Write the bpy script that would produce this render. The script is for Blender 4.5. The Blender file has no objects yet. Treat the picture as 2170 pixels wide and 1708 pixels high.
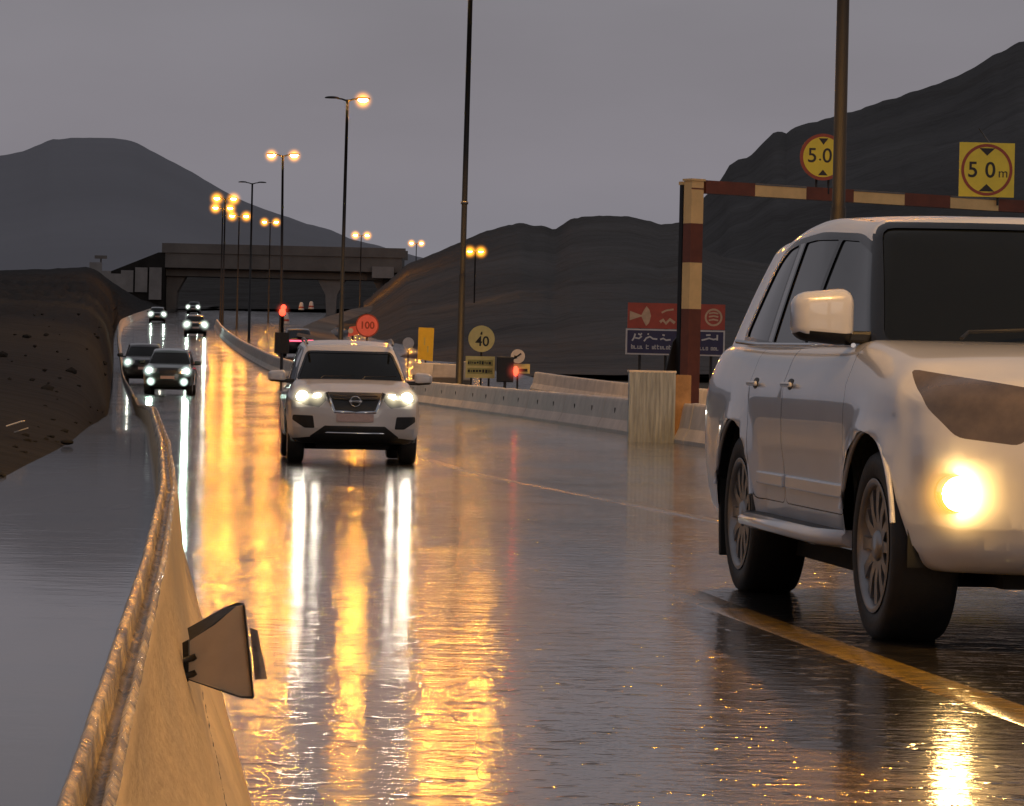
import bpy, bmesh, math, random
from mathutils import Vector, Matrix, noise
from math import sin, cos, pi, radians, sqrt, tan
random.seed(7)
S = bpy.context.scene
COL = S.collection
# ------------------------------------------------------------------ camera model (plan units: metres, camera looks along +Y)
F, XC, YH, H, ROLL = 7000.0, 1084.5, 778.0, 1.09, radians(1.3)
def P(px, py, d):
    u, v = px - XC, py - YH
    ur = u*cos(ROLL) + v*sin(ROLL); vr = -u*sin(ROLL) + v*cos(ROLL)
    return Vector((ur*d/F, d, H - vr*d/F))
def curve(pts):
    xs = [p[0] for p in pts]; ys = [p[1] for p in pts]; n = len(xs)
    dl = [(ys[i+1]-ys[i])/(xs[i+1]-xs[i]) for i in range(n-1)]
    m = [dl[0]] + [0 if dl[i-1]*dl[i] <= 0 else 2*dl[i-1]*dl[i]/(dl[i-1]+dl[i]) for i in range(1, n-1)] + [dl[-1]]
    def f(x):
        if x <= xs[0]: return ys[0] + m[0]*(x-xs[0])
        if x >= xs[-1]: return ys[-1] + m[-1]*(x-xs[-1])
        for i in range(n-1):
            if x <= xs[i+1]:
                h = xs[i+1]-xs[i]; t = (x-xs[i])/h
                return ((1+2*t)*(1-t)**2*ys[i] + t*(1-t)**2*h*m[i] + t*t*(3-2*t)*ys[i+1] + t*t*(t-1)*h*m[i+1])
    return f
def lin(pts):
    def f(x):
        if x <= pts[0][0]: return pts[0][1]
        for (a, b), (c, e) in zip(pts, pts[1:]):
            if x <= c: return b + (e-b)*(x-a)/(c-a)
        return pts[-1][1]
    return f
G_ = curve([(-60,0),(18.5,0),(28,-.1),(47,-.33),(80,-.38),(110,-.33),(127,-.25),(160,.3),(200,1.3),(271,3.05),(372,5.2),(478,7.8),(600,10.3),(700,11.6),(900,12)])
def G(d): return G_(max(-60, min(d, 900)))
LB = curve([(-60,7.2),(8.3,-.65),(60,-6.6),(108,-12.4),(160,-18.7),(200,-23.6),(268,-31.7),(330,-38.6),(415,-46.3),(478,-50.4),(560,-50),(650,-46),(900,-28)])   # road-side foot of the left barrier
MB = curve([(-60,20.0),(0,12.3),(66,3.75),(79,2.5),(120,-3.2),(175,-12.7),(330,-29.5),(420,-37),(480,-38.5),(560,-37.5),(650,-33),(900,-15)])  # middle barrier line

# ------------------------------------------------------------------ scene helpers
def tag(o, label=None, cat=None, group=None, kind=None):
    if label: o['label'] = label
    if cat: o['category'] = cat
    if group: o['group'] = group
    if kind: o['kind'] = kind
    return o
def thing(name, label, cat, loc=(0,0,0), rotz=0.0, group=None):
    o = bpy.data.objects.new(name, None); COL.objects.link(o)
    o.location = loc; o.rotation_euler = (0,0,rotz); o.empty_display_size = .2
    return tag(o, label, cat, group)
def obj(name, bm, mats, parent=None, smooth=False, loc=None):
    me = bpy.data.meshes.new(name)
    if smooth:
        for f in bm.faces: f.smooth = True
    bm.normal_update(); bm.to_mesh(me); bm.free()
    for m in (mats if isinstance(mats, (list, tuple)) else [mats]): me.materials.append(m)
    o = bpy.data.objects.new(name, me); COL.objects.link(o)
    if parent: o.parent = parent
    if loc is not None: o.location = loc
    return o
def NB(): return bmesh.new()
def box(bm, c, s, mat=0, rot=None, bev=0.0):
    r = bmesh.ops.create_cube(bm, size=1.0); vs = r['verts']
    bmesh.ops.scale(bm, vec=s, verts=vs)
    if bev > 0:
        es = list({e for v in vs for e in v.link_edges})
        rb = bmesh.ops.bevel(bm, geom=es, offset=bev, segments=2, affect='EDGES', profile=.5)
        vs = list({v for f in rb['faces'] for v in f.verts} | {v for v in vs if v.is_valid})
    if rot is not None: bmesh.ops.rotate(bm, cent=(0,0,0), matrix=rot, verts=vs)
    bmesh.ops.translate(bm, vec=c, verts=vs)
    for f in {f for v in vs for f in v.link_faces}: f.material_index = mat
    return vs
def tube(bm, pts, rad, n=10, mat=0, cap=True):
    pts = [Vector(p) for p in pts]; rads = rad if isinstance(rad, (list, tuple)) else [rad]*len(pts)
    rings = []
    for i, p in enumerate(pts):
        d = (pts[min(i+1, len(pts)-1)] - pts[max(i-1, 0)]).normalized()
        a = Vector((0,0,1)) if abs(d.z) < .9 else Vector((1,0,0))
        x = d.cross(a).normalized(); y = d.cross(x)
        rings.append([bm.verts.new(p + (x*cos(2*pi*k/n) + y*sin(2*pi*k/n))*rads[i]) for k in range(n)])
    for r0, r1 in zip(rings, rings[1:]):
        for k in range(n):
            f = bm.faces.new((r0[k], r0[(k+1)%n], r1[(k+1)%n], r1[k])); f.material_index = mat; f.smooth = True
    if cap:
        for r, rev in ((rings[0], 1), (rings[-1], 0)):
            f = bm.faces.new(r[::-1] if not rev else r); f.material_index = mat
def lathe(bm, prof, n=40, axis='y', c=(0,0,0), mat=0, closed=False, cap=True):
    rings = []
    for (r, h) in prof:
        ring = []
        for k in range(n):
            a = 2*pi*k/n
            if axis == 'y': q = (c[0]+r*cos(a), c[1]+h, c[2]+r*sin(a))
            elif axis == 'x': q = (c[0]+h, c[1]+r*cos(a), c[2]+r*sin(a))
            else: q = (c[0]+r*cos(a), c[1]+r*sin(a), c[2]+h)
            ring.append(bm.verts.new(q))
        rings.append(ring)
    fs = []
    for r0, r1 in zip(rings, rings[1:] + ([rings[0]] if closed else [])):
        for k in range(n):
            f = bm.faces.new((r0[k], r0[(k+1)%n], r1[(k+1)%n], r1[k])); f.material_index = mat; f.smooth = True; fs.append(f)
    if not closed and cap:
        for r in (rings[0], rings[-1]):
            try:
                f = bm.faces.new(r); f.material_index = mat
            except Exception: pass
    bmesh.ops.recalc_face_normals(bm, faces=bm.faces[:])
def prism(bm, poly, y0, y1, mat=0):
    """polygon in (x,z) extruded along y"""
    a = [bm.verts.new((x, y0, z)) for x, z in poly]; b = [bm.verts.new((x, y1, z)) for x, z in poly]
    n = len(poly); fs = [bm.faces.new(a), bm.faces.new(b[::-1])]
    for i in range(n): fs.append(bm.faces.new((a[i], b[i], b[(i+1)%n], a[(i+1)%n])))
    for f in fs: f.material_index = mat
    bmesh.ops.recalc_face_normals(bm, faces=fs)
    return fs
def disc(r, n=40, c=(0,0)): return [(c[0]+r*cos(2*pi*k/n), c[1]+r*sin(2*pi*k/n)) for k in range(n)]
def ellipsoid(bm, c, s, mat=0, seg=16, rings=10):
    r = bmesh.ops.create_uvsphere(bm, u_segments=seg, v_segments=rings, radius=1.0)
    bmesh.ops.scale(bm, vec=s, verts=r['verts']); bmesh.ops.translate(bm, vec=c, verts=r['verts'])
    for v in r['verts']:
        for f in v.link_faces: f.material_index = mat; f.smooth = True
    return r['verts']
def text_bm(bm, body, size, c, y, mat=0, bold=0.0, sx=1.0, rot180=False):
    """flat lettering in the (x,z) plane facing -y"""
    cu = bpy.data.curves.new('t', 'FONT'); cu.body = body; cu.size = size; cu.align_x = 'CENTER'; cu.align_y = 'CENTER'; cu.offset = bold
    o = bpy.data.objects.new('t', cu); COL.objects.link(o)
    me = o.to_mesh(); vs = [bm.verts.new((c[0]+v.co.x*sx, y, c[1]+v.co.y)) for v in me.vertices]
    for p in me.polygons:
        try:
            f = bm.faces.new([vs[i] for i in p.vertices]); f.material_index = mat
        except Exception: pass
    o.to_mesh_clear(); bpy.data.objects.remove(o); bpy.data.curves.remove(cu)
def stroke(bm, pts, w, y, mat=0):
    """flat brush stroke along pts in (x,z)"""
    L = []; R = []
    for i, p in enumerate(pts):
        a = pts[max(i-1,0)]; b = pts[min(i+1,len(pts)-1)]
        dx, dz = b[0]-a[0], b[1]-a[1]; l = math.hypot(dx, dz) or 1
        nx, nz = -dz/l*w/2, dx/l*w/2
        L.append(bm.verts.new((p[0]+nx, y, p[1]+nz))); R.append(bm.verts.new((p[0]-nx, y, p[1]-nz)))
    for i in range(len(pts)-1):
        f = bm.faces.new((L[i], L[i+1], R[i+1], R[i])); f.material_index = mat

# ------------------------------------------------------------------ materials
def nd(nt, t, loc=(0,0), **kw):
    n = nt.nodes.new(t); n.location = loc
    for k, v in kw.items():
        if hasattr(n, k) and not k[0].isupper(): setattr(n, k, v)
    return n
MATS = {}
def mat(name, col, rough=.5, metal=0.0, coat=0.0, var=0.0, vscale=4.0, bump=0.0, bscale=30.0, emit=None, estr=0.0, spec=.5, col2=None, rvar=0.0, stretch=None, aniso_coord='Object'):
    if name in MATS: return MATS[name]
    m = bpy.data.materials.new(name); m.use_nodes = True; nt = m.node_tree; b = nt.nodes['Principled BSDF']
    b.inputs['Base Color'].default_value = (*col, 1); b.inputs['Roughness'].default_value = rough
    b.inputs['Metallic'].default_value = metal; b.inputs['Coat Weight'].default_value = coat; b.inputs['Coat Roughness'].default_value = .03
    b.inputs['Specular IOR Level'].default_value = spec
    if emit: b.inputs['Emission Color'].default_value = (*emit, 1); b.inputs['Emission Strength'].default_value = estr
    tc = nd(nt, 'ShaderNodeTexCoord'); vec = tc.outputs[aniso_coord]
    if stretch:
        mp = nd(nt, 'ShaderNodeMapping'); mp.inputs['Scale'].default_value = stretch; nt.links.new(vec, mp.inputs[0]); vec = mp.outputs[0]
    if var > 0 or col2 or rvar > 0:
        n = nd(nt, 'ShaderNodeTexNoise'); n.inputs['Scale'].default_value = vscale; n.inputs['Detail'].default_value = 8; n.inputs['Roughness'].default_value = .62
        nt.links.new(vec, n.inputs['Vector'])
        r = nd(nt, 'ShaderNodeValToRGB'); r.color_ramp.elements[0].position = .32; r.color_ramp.elements[1].position = .68
        c2 = col2 if col2 else tuple(c*(1-var) for c in col); c1 = col if col2 else tuple(min(1, c*(1+var)) for c in col)
        r.color_ramp.elements[0].color = (*c2, 1); r.color_ramp.elements[1].color = (*c1, 1)
        nt.links.new(n.outputs['Fac'], r.inputs[0]); nt.links.new(r.outputs[0], b.inputs['Base Color'])
        if rvar > 0:
            mr = nd(nt, 'ShaderNodeMapRange'); mr.inputs['To Min'].default_value = max(.02, rough-rvar); mr.inputs['To Max'].default_value = rough+rvar
            mr.inputs['From Min'].default_value = .3; mr.inputs['From Max'].default_value = .7
            nt.links.new(n.outputs['Fac'], mr.inputs['Value']); nt.links.new(mr.outputs[0], b.inputs['Roughness'])
    if bump > 0:
        n2 = nd(nt, 'ShaderNodeTexNoise'); n2.inputs['Scale'].default_value = bscale; n2.inputs['Detail'].default_value = 6
        nt.links.new(vec, n2.inputs['Vector'])
        bp = nd(nt, 'ShaderNodeBump'); bp.inputs['Strength'].default_value = 1.0; bp.inputs['Distance'].default_value = bump
        nt.links.new(n2.outputs['Fac'], bp.inputs['Height']); nt.links.new(bp.outputs[0], b.inputs['Normal'])
    MATS[name] = m
    return m
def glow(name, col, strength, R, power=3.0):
    """lamp bloom put in as a glowing volume: emission falls off with distance from the lamp"""
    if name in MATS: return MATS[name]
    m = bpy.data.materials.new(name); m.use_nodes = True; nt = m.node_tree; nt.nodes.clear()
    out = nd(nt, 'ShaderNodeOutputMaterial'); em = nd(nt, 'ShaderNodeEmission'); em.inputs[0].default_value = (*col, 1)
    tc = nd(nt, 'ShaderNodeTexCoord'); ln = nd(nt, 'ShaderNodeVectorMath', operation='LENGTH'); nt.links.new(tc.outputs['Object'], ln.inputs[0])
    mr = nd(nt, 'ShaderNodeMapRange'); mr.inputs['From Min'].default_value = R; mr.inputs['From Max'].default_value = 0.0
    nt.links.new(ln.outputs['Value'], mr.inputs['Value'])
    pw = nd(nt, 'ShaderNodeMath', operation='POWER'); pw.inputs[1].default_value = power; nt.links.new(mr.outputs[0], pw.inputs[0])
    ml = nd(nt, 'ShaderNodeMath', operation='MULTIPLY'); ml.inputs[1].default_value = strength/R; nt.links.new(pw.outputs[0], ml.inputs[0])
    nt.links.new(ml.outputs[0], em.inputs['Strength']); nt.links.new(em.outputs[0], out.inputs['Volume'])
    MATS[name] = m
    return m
def add_glow(parent, c, R, m, name='lamp_halo'):  # glowing ball added to imitate the bloom round a lamp
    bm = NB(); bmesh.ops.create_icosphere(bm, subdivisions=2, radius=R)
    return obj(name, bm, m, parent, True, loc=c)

paint_white = mat('white paint', (.64,.645,.68), .30, coat=1.0, var=.04, vscale=3)
paint_pearl = mat('pearl paint', (.60,.57,.55), .34, coat=1.0, var=.04, vscale=3)
paint_dark = mat('dark green paint', (.018,.038,.030), .3, coat=1.0, var=.2)
paint_black = mat('black paint', (.006,.006,.007), .35, coat=.6, var=.2)
paint_grey = mat('grey paint', (.10,.10,.105), .35, coat=1.0, var=.1)
glass_dark = mat('tinted glass', (.006,.007,.007), .03, spec=.9, var=.1)
glass_front = mat('windscreen glass', (.006,.007,.006), .04, spec=.22, var=.1)
rubber = mat('tyre rubber', (.012,.011,.011), .6, var=.3, vscale=9, bump=.002, bscale=40)
plastic = mat('black plastic', (.012,.012,.012), .5, var=.25, vscale=12, bump=.001, bscale=90)
trim_black = mat('black window trim', (.006,.006,.006), .25, var=.2)
chrome = mat('chrome', (.62,.62,.63), .16, metal=1.0, var=.06)
alloy = mat('alloy wheel', (.30,.29,.29), .35, metal=.85, var=.15, vscale=8)
dark_under = mat('underbody', (.008,.008,.008), .8, var=.3)
lens_brown = mat('headlight lens unlit', (.16,.115,.075), .16, metal=.35, coat=1.0, var=.35, vscale=5)
bowl_m = mat('reflector bowl', (.22,.17,.12), .12, metal=.8, coat=1.0, var=.3, vscale=30)
plate_mat = mat('number plate', (.5,.36,.33), .4, var=.1, vscale=20)
grille_mat = mat('grille mesh', (.01,.01,.01), .4, var=.3, vscale=60, bump=.004, bscale=120)
def emat(name, col, s): return mat(name, (.02,.02,.02), .3, emit=col, estr=s)
head_white = emat('headlamp lit', (1,.95,.82), 60)
head_near = emat('headlamp lit near', (1,.93,.78), 130)
fog_lit = emat('fog lamp lit', (1,.62,.22), 90)
head_far = emat('headlamp lit far', (.82,1,.88), 110)
head_dim = emat('headlamp lit dim', (1,.9,.75), 60)
head_farD = emat('headlamp lit dark car', (.70,1,.84), 200)
tail_red = emat('tail lamp lit', (1,.06,.05), 9)
tail_pink = emat('tail lamp wide', (1,.12,.2), 2.2)
red_lamp = emat('red warning lamp', (1,.045,.02), 5)
sodium = emat('sodium lamp lens', (1,.36,.024), 1150)
sodium_far = emat('far sodium lamp lens', (1,.36,.024), 950)
sodium_dim = emat('dim sodium lamp lens', (1,.45,.05), 60)
sodium_near = emat('near sodium lamp lens', (1,.50,.11), 1900)
g_sod = glow('sodium halo', (1,.36,.024), 14, .62, 3.4)
g_sod_far = glow('sodium halo far', (1,.36,.024), 14, .85, 3.4)
g_head = glow('headlight halo', (1,.86,.5), 6.5, .2)
g_fog = glow('fog lamp halo', (1,.48,.07), 6.5, .22)
g_far = glow('far headlight halo', (.80,.95,.82), 10, .55)
g_farD = glow('dark car headlight halo', (.75,.95,.85), 9, .30)
g_red = glow('red lamp halo', (1,.10,.05), 2.2, .42)

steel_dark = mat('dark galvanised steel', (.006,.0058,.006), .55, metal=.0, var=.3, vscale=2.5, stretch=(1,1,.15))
steel_grey = mat('weathered steel', (.18,.175,.17), .5, metal=.5, var=.25)
concrete = mat('wet concrete', (.66,.51,.32), .62, col2=(.42,.32,.20), vscale=2.6, bump=.006, bscale=30, rvar=.16, spec=.25, stretch=(1,.32,1))
concrete_edge = mat('worn wet edge painted glint', (.62,.48,.26), .2, col2=(.10,.085,.07), vscale=7, bump=.012, bscale=38, rvar=.18)  # gold base colour also puts lamp glint on the worn rim
groove = mat('wet groove painted shade', (.06,.05,.04), .25, col2=(.22,.17,.10), vscale=11, bump=.006, bscale=60, rvar=.1)  # dark colour puts shade into the rim gap and crease line
concrete_w = mat('whitewashed concrete', (.70,.64,.57), .5, col2=(.44,.40,.35), vscale=1.6, bump=.005, bscale=20, rvar=.1)
concrete_g = mat('dark bridge concrete', (.125,.115,.105), .8, var=.25, vscale=.25)
concrete_p = mat('pale pier concrete', (.20,.195,.19), .8, var=.2, vscale=.4)
ribbed = mat('grimy ribbed panel', (.40,.45,.47), .4, col2=(.20,.225,.235), vscale=2.6, stretch=(7,7,.5), bump=.02, bscale=3.0, rvar=.15)
tan_panel = mat('tan side panel', (.34,.20,.09), .6, var=.3, vscale=3)
y_paint = mat('yellow sign sheet', (.88,.70,.03), .38, var=.07, vscale=3)
y_pale = mat('pale yellow sign sheet', (.78,.62,.22), .45, var=.1, vscale=4)
y_deep = mat('amber yellow panel', (.62,.40,.02), .45, var=.12, vscale=2)
y_olive = mat('olive yellow sheet', (.42,.36,.10), .5, var=.15, vscale=6)
sign_black = mat('black lettering', (.012,.011,.010), .5, var=.1)
sign_red = mat('red sign border', (.34,.05,.02), .45, var=.12)
sign_redfill = mat('red sign face', (.85,.17,.13), .45, var=.08)
sign_redpanel = mat('red sign panel', (.42,.055,.03), .45, var=.2, vscale=2)
sign_blue = mat('blue sign panel', (.022,.022,.075), .45, var=.15)
sign_white = mat('white sign sheet', (.62,.58,.54), .45, var=.08, vscale=6)
sign_cream = mat('cream sign mark', (.62,.40,.24), .5, var=.15, vscale=6)
band_cream = mat('cream painted band', (.80,.56,.24), .5, var=.09, vscale=3)
band_brown = mat('red brown painted band', (.16,.045,.02), .5, var=.2, vscale=3)
white_plastic = mat('white plastic', (.6,.57,.53), .45, var=.08)
tan_plate = mat('reflector back plate', (.52,.37,.22), .5, var=.08, vscale=14)
reflect_blue = mat('reflective sheet', (.30,.32,.36), .12, metal=.6, var=.35, vscale=40)

def road_material(name='wet asphalt', bl=1.0, rp=1.0, paint=None, fade=None, dark=1.0, film=1.0):
    m = bpy.data.materials.new(name); m.use_nodes = True; nt = m.node_tree; b = nt.nodes['Principled BSDF']; L = nt.links.new
    tc = nd(nt, 'ShaderNodeTexCoord'); ob = tc.outputs['Object']
    def noi(scale, det=4, rough=.55, sc=None):
        n = nd(nt, 'ShaderNodeTexNoise'); n.inputs['Scale'].default_value = scale; n.inputs['Detail'].default_value = det; n.inputs['Roughness'].default_value = rough
        if sc:
            mp = nd(nt, 'ShaderNodeMapping'); mp.inputs['Rotation'].default_value = (0,0,radians(-6.6)); mp.inputs['Scale'].default_value = sc; L(ob, mp.inputs[0]); L(mp.outputs[0], n.inputs['Vector'])
        else: L(ob, n.inputs['Vector'])
        return n.outputs['Fac']
    def mrange(v, f0, f1, t0, t1):
        r = nd(nt, 'ShaderNodeMapRange'); r.inputs['From Min'].default_value = f0; r.inputs['From Max'].default_value = f1; r.inputs['To Min'].default_value = t0; r.inputs['To Max'].default_value = t1; L(v, r.inputs['Value']); return r.outputs[0]
    def math_(op, x, y):
        n = nd(nt, 'ShaderNodeMath', operation=op)
        for i, q in enumerate((x, y)):
            if isinstance(q, (int, float)): n.inputs[i].default_value = q
            else: L(q, n.inputs[i])
        return n.outputs[0]
    big = noi(.33, 5, .6, (1.4,.30,1))
    damp = mrange(big, .36, .66, 0, 1)                       # 0 = standing water, 1 = damp asphalt
    sx = nd(nt, 'ShaderNodeVectorMath', operation='SUBTRACT'); sx.inputs[1].default_value = (2.2,9.0,0); L(ob, sx.inputs[0])
    s2 = nd(nt, 'ShaderNodeVectorMath', operation='MULTIPLY'); s2.inputs[1].default_value = (.42,.17,0); L(sx.outputs[0], s2.inputs[0])
    s3 = nd(nt, 'ShaderNodeVectorMath', operation='LENGTH'); L(s2.outputs[0], s3.inputs[0])
    pm = mrange(math_('ADD', s3.outputs['Value'], math_('MULTIPLY', math_('SUBTRACT', big, .5), 1.2)), .75, 1.1, 0, 1)
    ra = math_('MULTIPLY', math_('MULTIPLY', damp, pm), bl)
    grain = noi(3.0, 10, .7)
    cr = nd(nt, 'ShaderNodeValToRGB'); cr.color_ramp.elements[0].position = .3; cr.color_ramp.elements[1].position = .7
    cr.color_ramp.elements[0].color = (.012*dark,.011*dark,.010*dark,1); cr.color_ramp.elements[1].color = (.058*dark,.050*dark,.043*dark,1)
    L(grain, cr.inputs[0]); colr = cr.outputs[0]
    if paint:
        mxp = nd(nt, 'ShaderNodeMix'); mxp.data_type = 'RGBA'; L(colr, mxp.inputs[6]); mxp.inputs[7].default_value = (*paint, 1)
        worn = mrange(noi(9.0, 6, .7), .34, .56, .12, 1.0)
        if fade:
            sp = nd(nt, 'ShaderNodeSeparateXYZ'); L(ob, sp.inputs[0]); worn = math_('MULTIPLY', worn, mrange(sp.outputs['Y'], fade[0], fade[1], 1.0, 0.0))
        L(worn, mxp.inputs[0]); colr = mxp.outputs[2]
    L(colr, b.inputs['Base Color'])
    L(mrange(ra, 0, 1, .22, .36), b.inputs['Roughness'])
    b.inputs['IOR'].default_value = 1.5; L(mrange(ra, 0, 1, .04, .55), b.inputs['Specular IOR Level'])
    L(mrange(ra, 0, 1, 1.0*film, .72*film), b.inputs['Coat Weight']); b.inputs['Coat IOR'].default_value = 1.58
    L(mrange(ra, 0, 1, .035, .085), b.inputs['Coat Roughness'])
    # rain-ruffled water film: ripples of a hand's breadth, smaller ones riding on them, pore grain of the asphalt
    gust = mrange(noi(.8, 4), .34, .64, .35, 1.0)
    r1 = noi(5.0, 3, .5, (.55,1.25,1)); r2 = noi(15.0, 3, .55, (.7,1.2,1)); r3 = noi(60, 3)
    r4 = mrange(noi(9.0, 2, .5, (.8,1.1,1)), .60, .74, 0, 1)
    prev = None
    for src, dist, stg in ((r1, .0056*rp, gust), (r2, .0034*rp, gust), (r4, .0036*rp*rp, None), (r3, .0005*rp, None)):
        bp = nd(nt, 'ShaderNodeBump'); bp.inputs['Distance'].default_value = dist; L(src, bp.inputs['Height'])
        if stg is not None: L(stg, bp.inputs['Strength'])
        if prev is not None: L(prev, bp.inputs['Normal'])
        prev = bp.outputs[0]
    L(prev, b.inputs['Normal']); L(prev, b.inputs['Coat Normal'])
    return m
asphalt = road_material()
line_yellow = road_material('worn yellow line', paint=(.30,.185,.03), fade=(12.5,16.3), film=.3)
line_white = road_material('worn white line', paint=(.22,.19,.16), fade=(60,100), film=.6)
rock_left = mat('hazy mountain rock', (.18,.18,.195), .95, var=.06, vscale=.004)  # aerial haze put into the base colour
def rock(name, a, b2, vs, bs, bd):
    return mat(name, a, .95, col2=b2, vscale=vs, bump=bd, bscale=bs, aniso_coord='Object', spec=.1)
rock_mid = rock('mid hill rock', (.110,.10,.092), (.066,.061,.056), .035, .09, 5)
rock_right = rock('right mountain rock', (.090,.086,.082), (.056,.054,.052), .016, .03, 9)
earth = rock('dark wet earth', (.029,.0275,.026), (.018,.017,.016), .35, 1.6, .10)
stone_m = rock('wet stones', (.034,.032,.029), (.016,.015,.014), 1.3, 6, .02)
gravel = rock('gravel ground', (.10,.088,.072), (.055,.048,.04), .3, 3, .06)
sand = rock('pale ramp ground', (.20,.18,.155), (.10,.09,.08), .08, 1, .05)

# ------------------------------------------------------------------ ribbons
def drange(a, b):
    out = []; d = a
    while d < b: out.append(d); d += max(.8, abs(d)*.04)
    out.append(b); return out
def ribbon(name, fl, fr, d0, d1, m, n=4, dz=0.0, kind='structure', parent=None):
    bm = NB(); rows = []
    for d in drange(d0, d1):
        a, b = fl(d), fr(d); row = [bm.verts.new((a+(b-a)*i/n, d, G(d)+dz)) for i in range(n+1)]
        if 0 < dz < .05: row = [bm.verts.new((a-.02, d, G(d)-.002))] + row + [bm.verts.new((b+.02, d, G(d)-.002))]
        rows.append(row)
    for r0, r1 in zip(rows, rows[1:]):
        for i in range(len(r0)-1): bm.faces.new((r0[i], r0[i+1], r1[i+1], r1[i]))
    o = obj(name, bm, m, parent, True)
    if kind: o['kind'] = kind
    return o
# ground sheet
bm = NB(); rows = []
ds = drange(-50, 700) + [900, 1400, 2200, 3500, 6000]
for d in ds:
    rows.append([bm.verts.new((x, d, G(d)-.16)) for x in (-4000,-1500,-600,-250,-120,-60,-30,0,30,60,120,250,600,1500,4000)])
for r0, r1 in zip(rows, rows[1:]):
    for i in range(len(r0)-1): bm.faces.new((r0[i], r0[i+1], r1[i+1], r1[i]))
tag(obj('ground', bm, gravel, None, True), kind='structure')
SHW = lin([(0,.62),(10,.47),(16,.38),(34,.35),(66,.47),(120,.9),(300,1.6)])
SHZ = .66
TLO = lin([(2,.352),(5,.282),(8,.228),(12,.198),(20,.19),(60,.28)])
shoulder_wet = road_material('wet shoulder', .6, .10, dark=.7, film=.85)
ribbon('road', lambda d: LB(d)-.22, lambda d: MB(d)+.2, -50, 800, asphalt, 6)
ribbon('shoulder', lambda d: LB(d)-.28-SHW(d)-.1, lambda d: LB(d)-TLO(d)+.012, -50, 800, shoulder_wet, 3, SHZ)
ribbon('opposite_road', lambda d: MB(d)+.2, lambda d: MB(d)+13.5, -50, 800, asphalt, 4)
YL = lin([(-10,4.65),(10.4,1.64),(15.2,.93),(30,-.9),(60,-4.4),(128,-11.6)])
ribbon('edge_line', lambda d: YL(d), lambda d: YL(d)+.17, 2, 16.4, line_yellow, 1, .004)
WL = lin([(-10,5.9),(26,1.5),(50,-1.3),(125,-9.9),(300,-29)])
ribbon('lane_line', lambda d: WL(d), lambda d: WL(d)+.13, 10, 100, line_white, 1, .004)
ribbon('opposite_lane_line', lambda d: MB(d)+6.5, lambda d: MB(d)+6.65, 60, 400, line_white, 1, .004)

# ------------------------------------------------------------------ hills
def hill(name, sil, dr, foot, m, nx=120, nt=26, amp=.02, back=True, ease=1.0, seed=0, rug=0.0, rfreq=.01):
    """sil: skyline px (x,y); dr: ridge distance of px; foot(px)-> world point at its foot"""
    f = curve(sil) if len(sil) < 6 else lin(sil)
    x0, x1 = sil[0][0], sil[-1][0]; bm = NB(); cols = []
    for i in range(nx+1):
        px = x0 + (x1-x0)*i/nx
        R = P(px, f(px) + rug*noise.noise((px*.035, seed, 0)) + rug*.5*noise.noise((px*.11, seed, 3)), dr(px)); A = foot(px); c = []
        hgt = max(1.0, R.z - A.z)
        for j in range(nt+1):
            t = j/nt; p = A.lerp(R, t); p.z = A.z + (R.z-A.z)*(t**ease)
            w = sin(pi*t)**.7 if 0 < t < 1 else 0
            p.z += w*(min(1,t*3) if ease == 1.12 else 1)*hgt*amp*(noise.fractal((p.x*rfreq, p.y*rfreq, seed), .9, 2.1, 5) - .6)
            c.append(bm.verts.new(p))
        if back:
            q = R.copy(); q.y *= 1.25; q.x *= 1.25; q.z = A.z; c.append(bm.verts.new(q))
        cols.append(c)
    for a, b in zip(cols, cols[1:]):
        for j in range(len(a)-1): bm.faces.new((a[j], b[j], b[j+1], a[j+1]))
    return tag(obj(name, bm, m, None, True), kind='structure')
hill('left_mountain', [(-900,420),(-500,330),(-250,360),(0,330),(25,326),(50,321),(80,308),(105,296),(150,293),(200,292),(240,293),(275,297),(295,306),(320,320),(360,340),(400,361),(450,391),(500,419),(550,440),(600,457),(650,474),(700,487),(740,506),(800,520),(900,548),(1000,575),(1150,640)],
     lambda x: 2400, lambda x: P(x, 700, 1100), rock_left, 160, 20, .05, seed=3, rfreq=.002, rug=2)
hill('right_mountain', [(1340,560),(1400,480),(1440,474),(1480,430),(1530,378),(1545,350),(1563,338),(1585,334),(1600,320),(1640,279),(1655,278),(1663,285),(1680,272),(1700,264),(1750,252),(1800,238),(1850,222),(1900,206),(1950,190),(2000,172),(2040,157),(2080,132),(2110,115),(2150,94),(2200,80),(2400,40),(2700,60),(3200,200)],
     lambda x: 900, lambda x: P(x, 690, 330), rock_right, 200, 40, .16, ease=1.15, seed=8, rug=3, rfreq=.006)
hill('middle_hill', [(770,640),(830,590),(860,561),(900,545),(960,520),(1000,502),(1030,489),(1080,476),(1110,474),(1150,479),(1175,487),(1190,476),(1210,464),(1240,459),(1290,457),(1330,459),(1360,464),(1400,476),(1440,472),(1480,520),(1530,545),(1700,570),(2000,640)],
     lambda x: 420, lambda x: P(x, 800-.010*(x-800), 175), rock_mid, 160, 40, .13, ease=1.1, seed=5, rug=3, rfreq=.016)
hill('near_bank', [(1150,800),(1250,770),(1330,740),(1500,690),(1700,660),(2100,640),(2600,650),(3000,700)],
     lambda x: 300, lambda x: P(x, 792+(x-1150)*.02, 175), rock_mid, 60, 20, .1, seed=15, rug=5, rfreq=.03)
hill('far_bank', [(150,640),(230,600),(330,588),(450,584),(600,582),(700,584),(800,590),(870,600),(950,640)], lambda x: 640, lambda x: P(x, 655, 560), rock('dark bank rock', (.05,.045,.04), (.03,.028,.025), .03, .1, 3), 60, 14, .1, seed=31, rug=3, rfreq=.02)  # bank has its own dark brown rock colour
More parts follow.
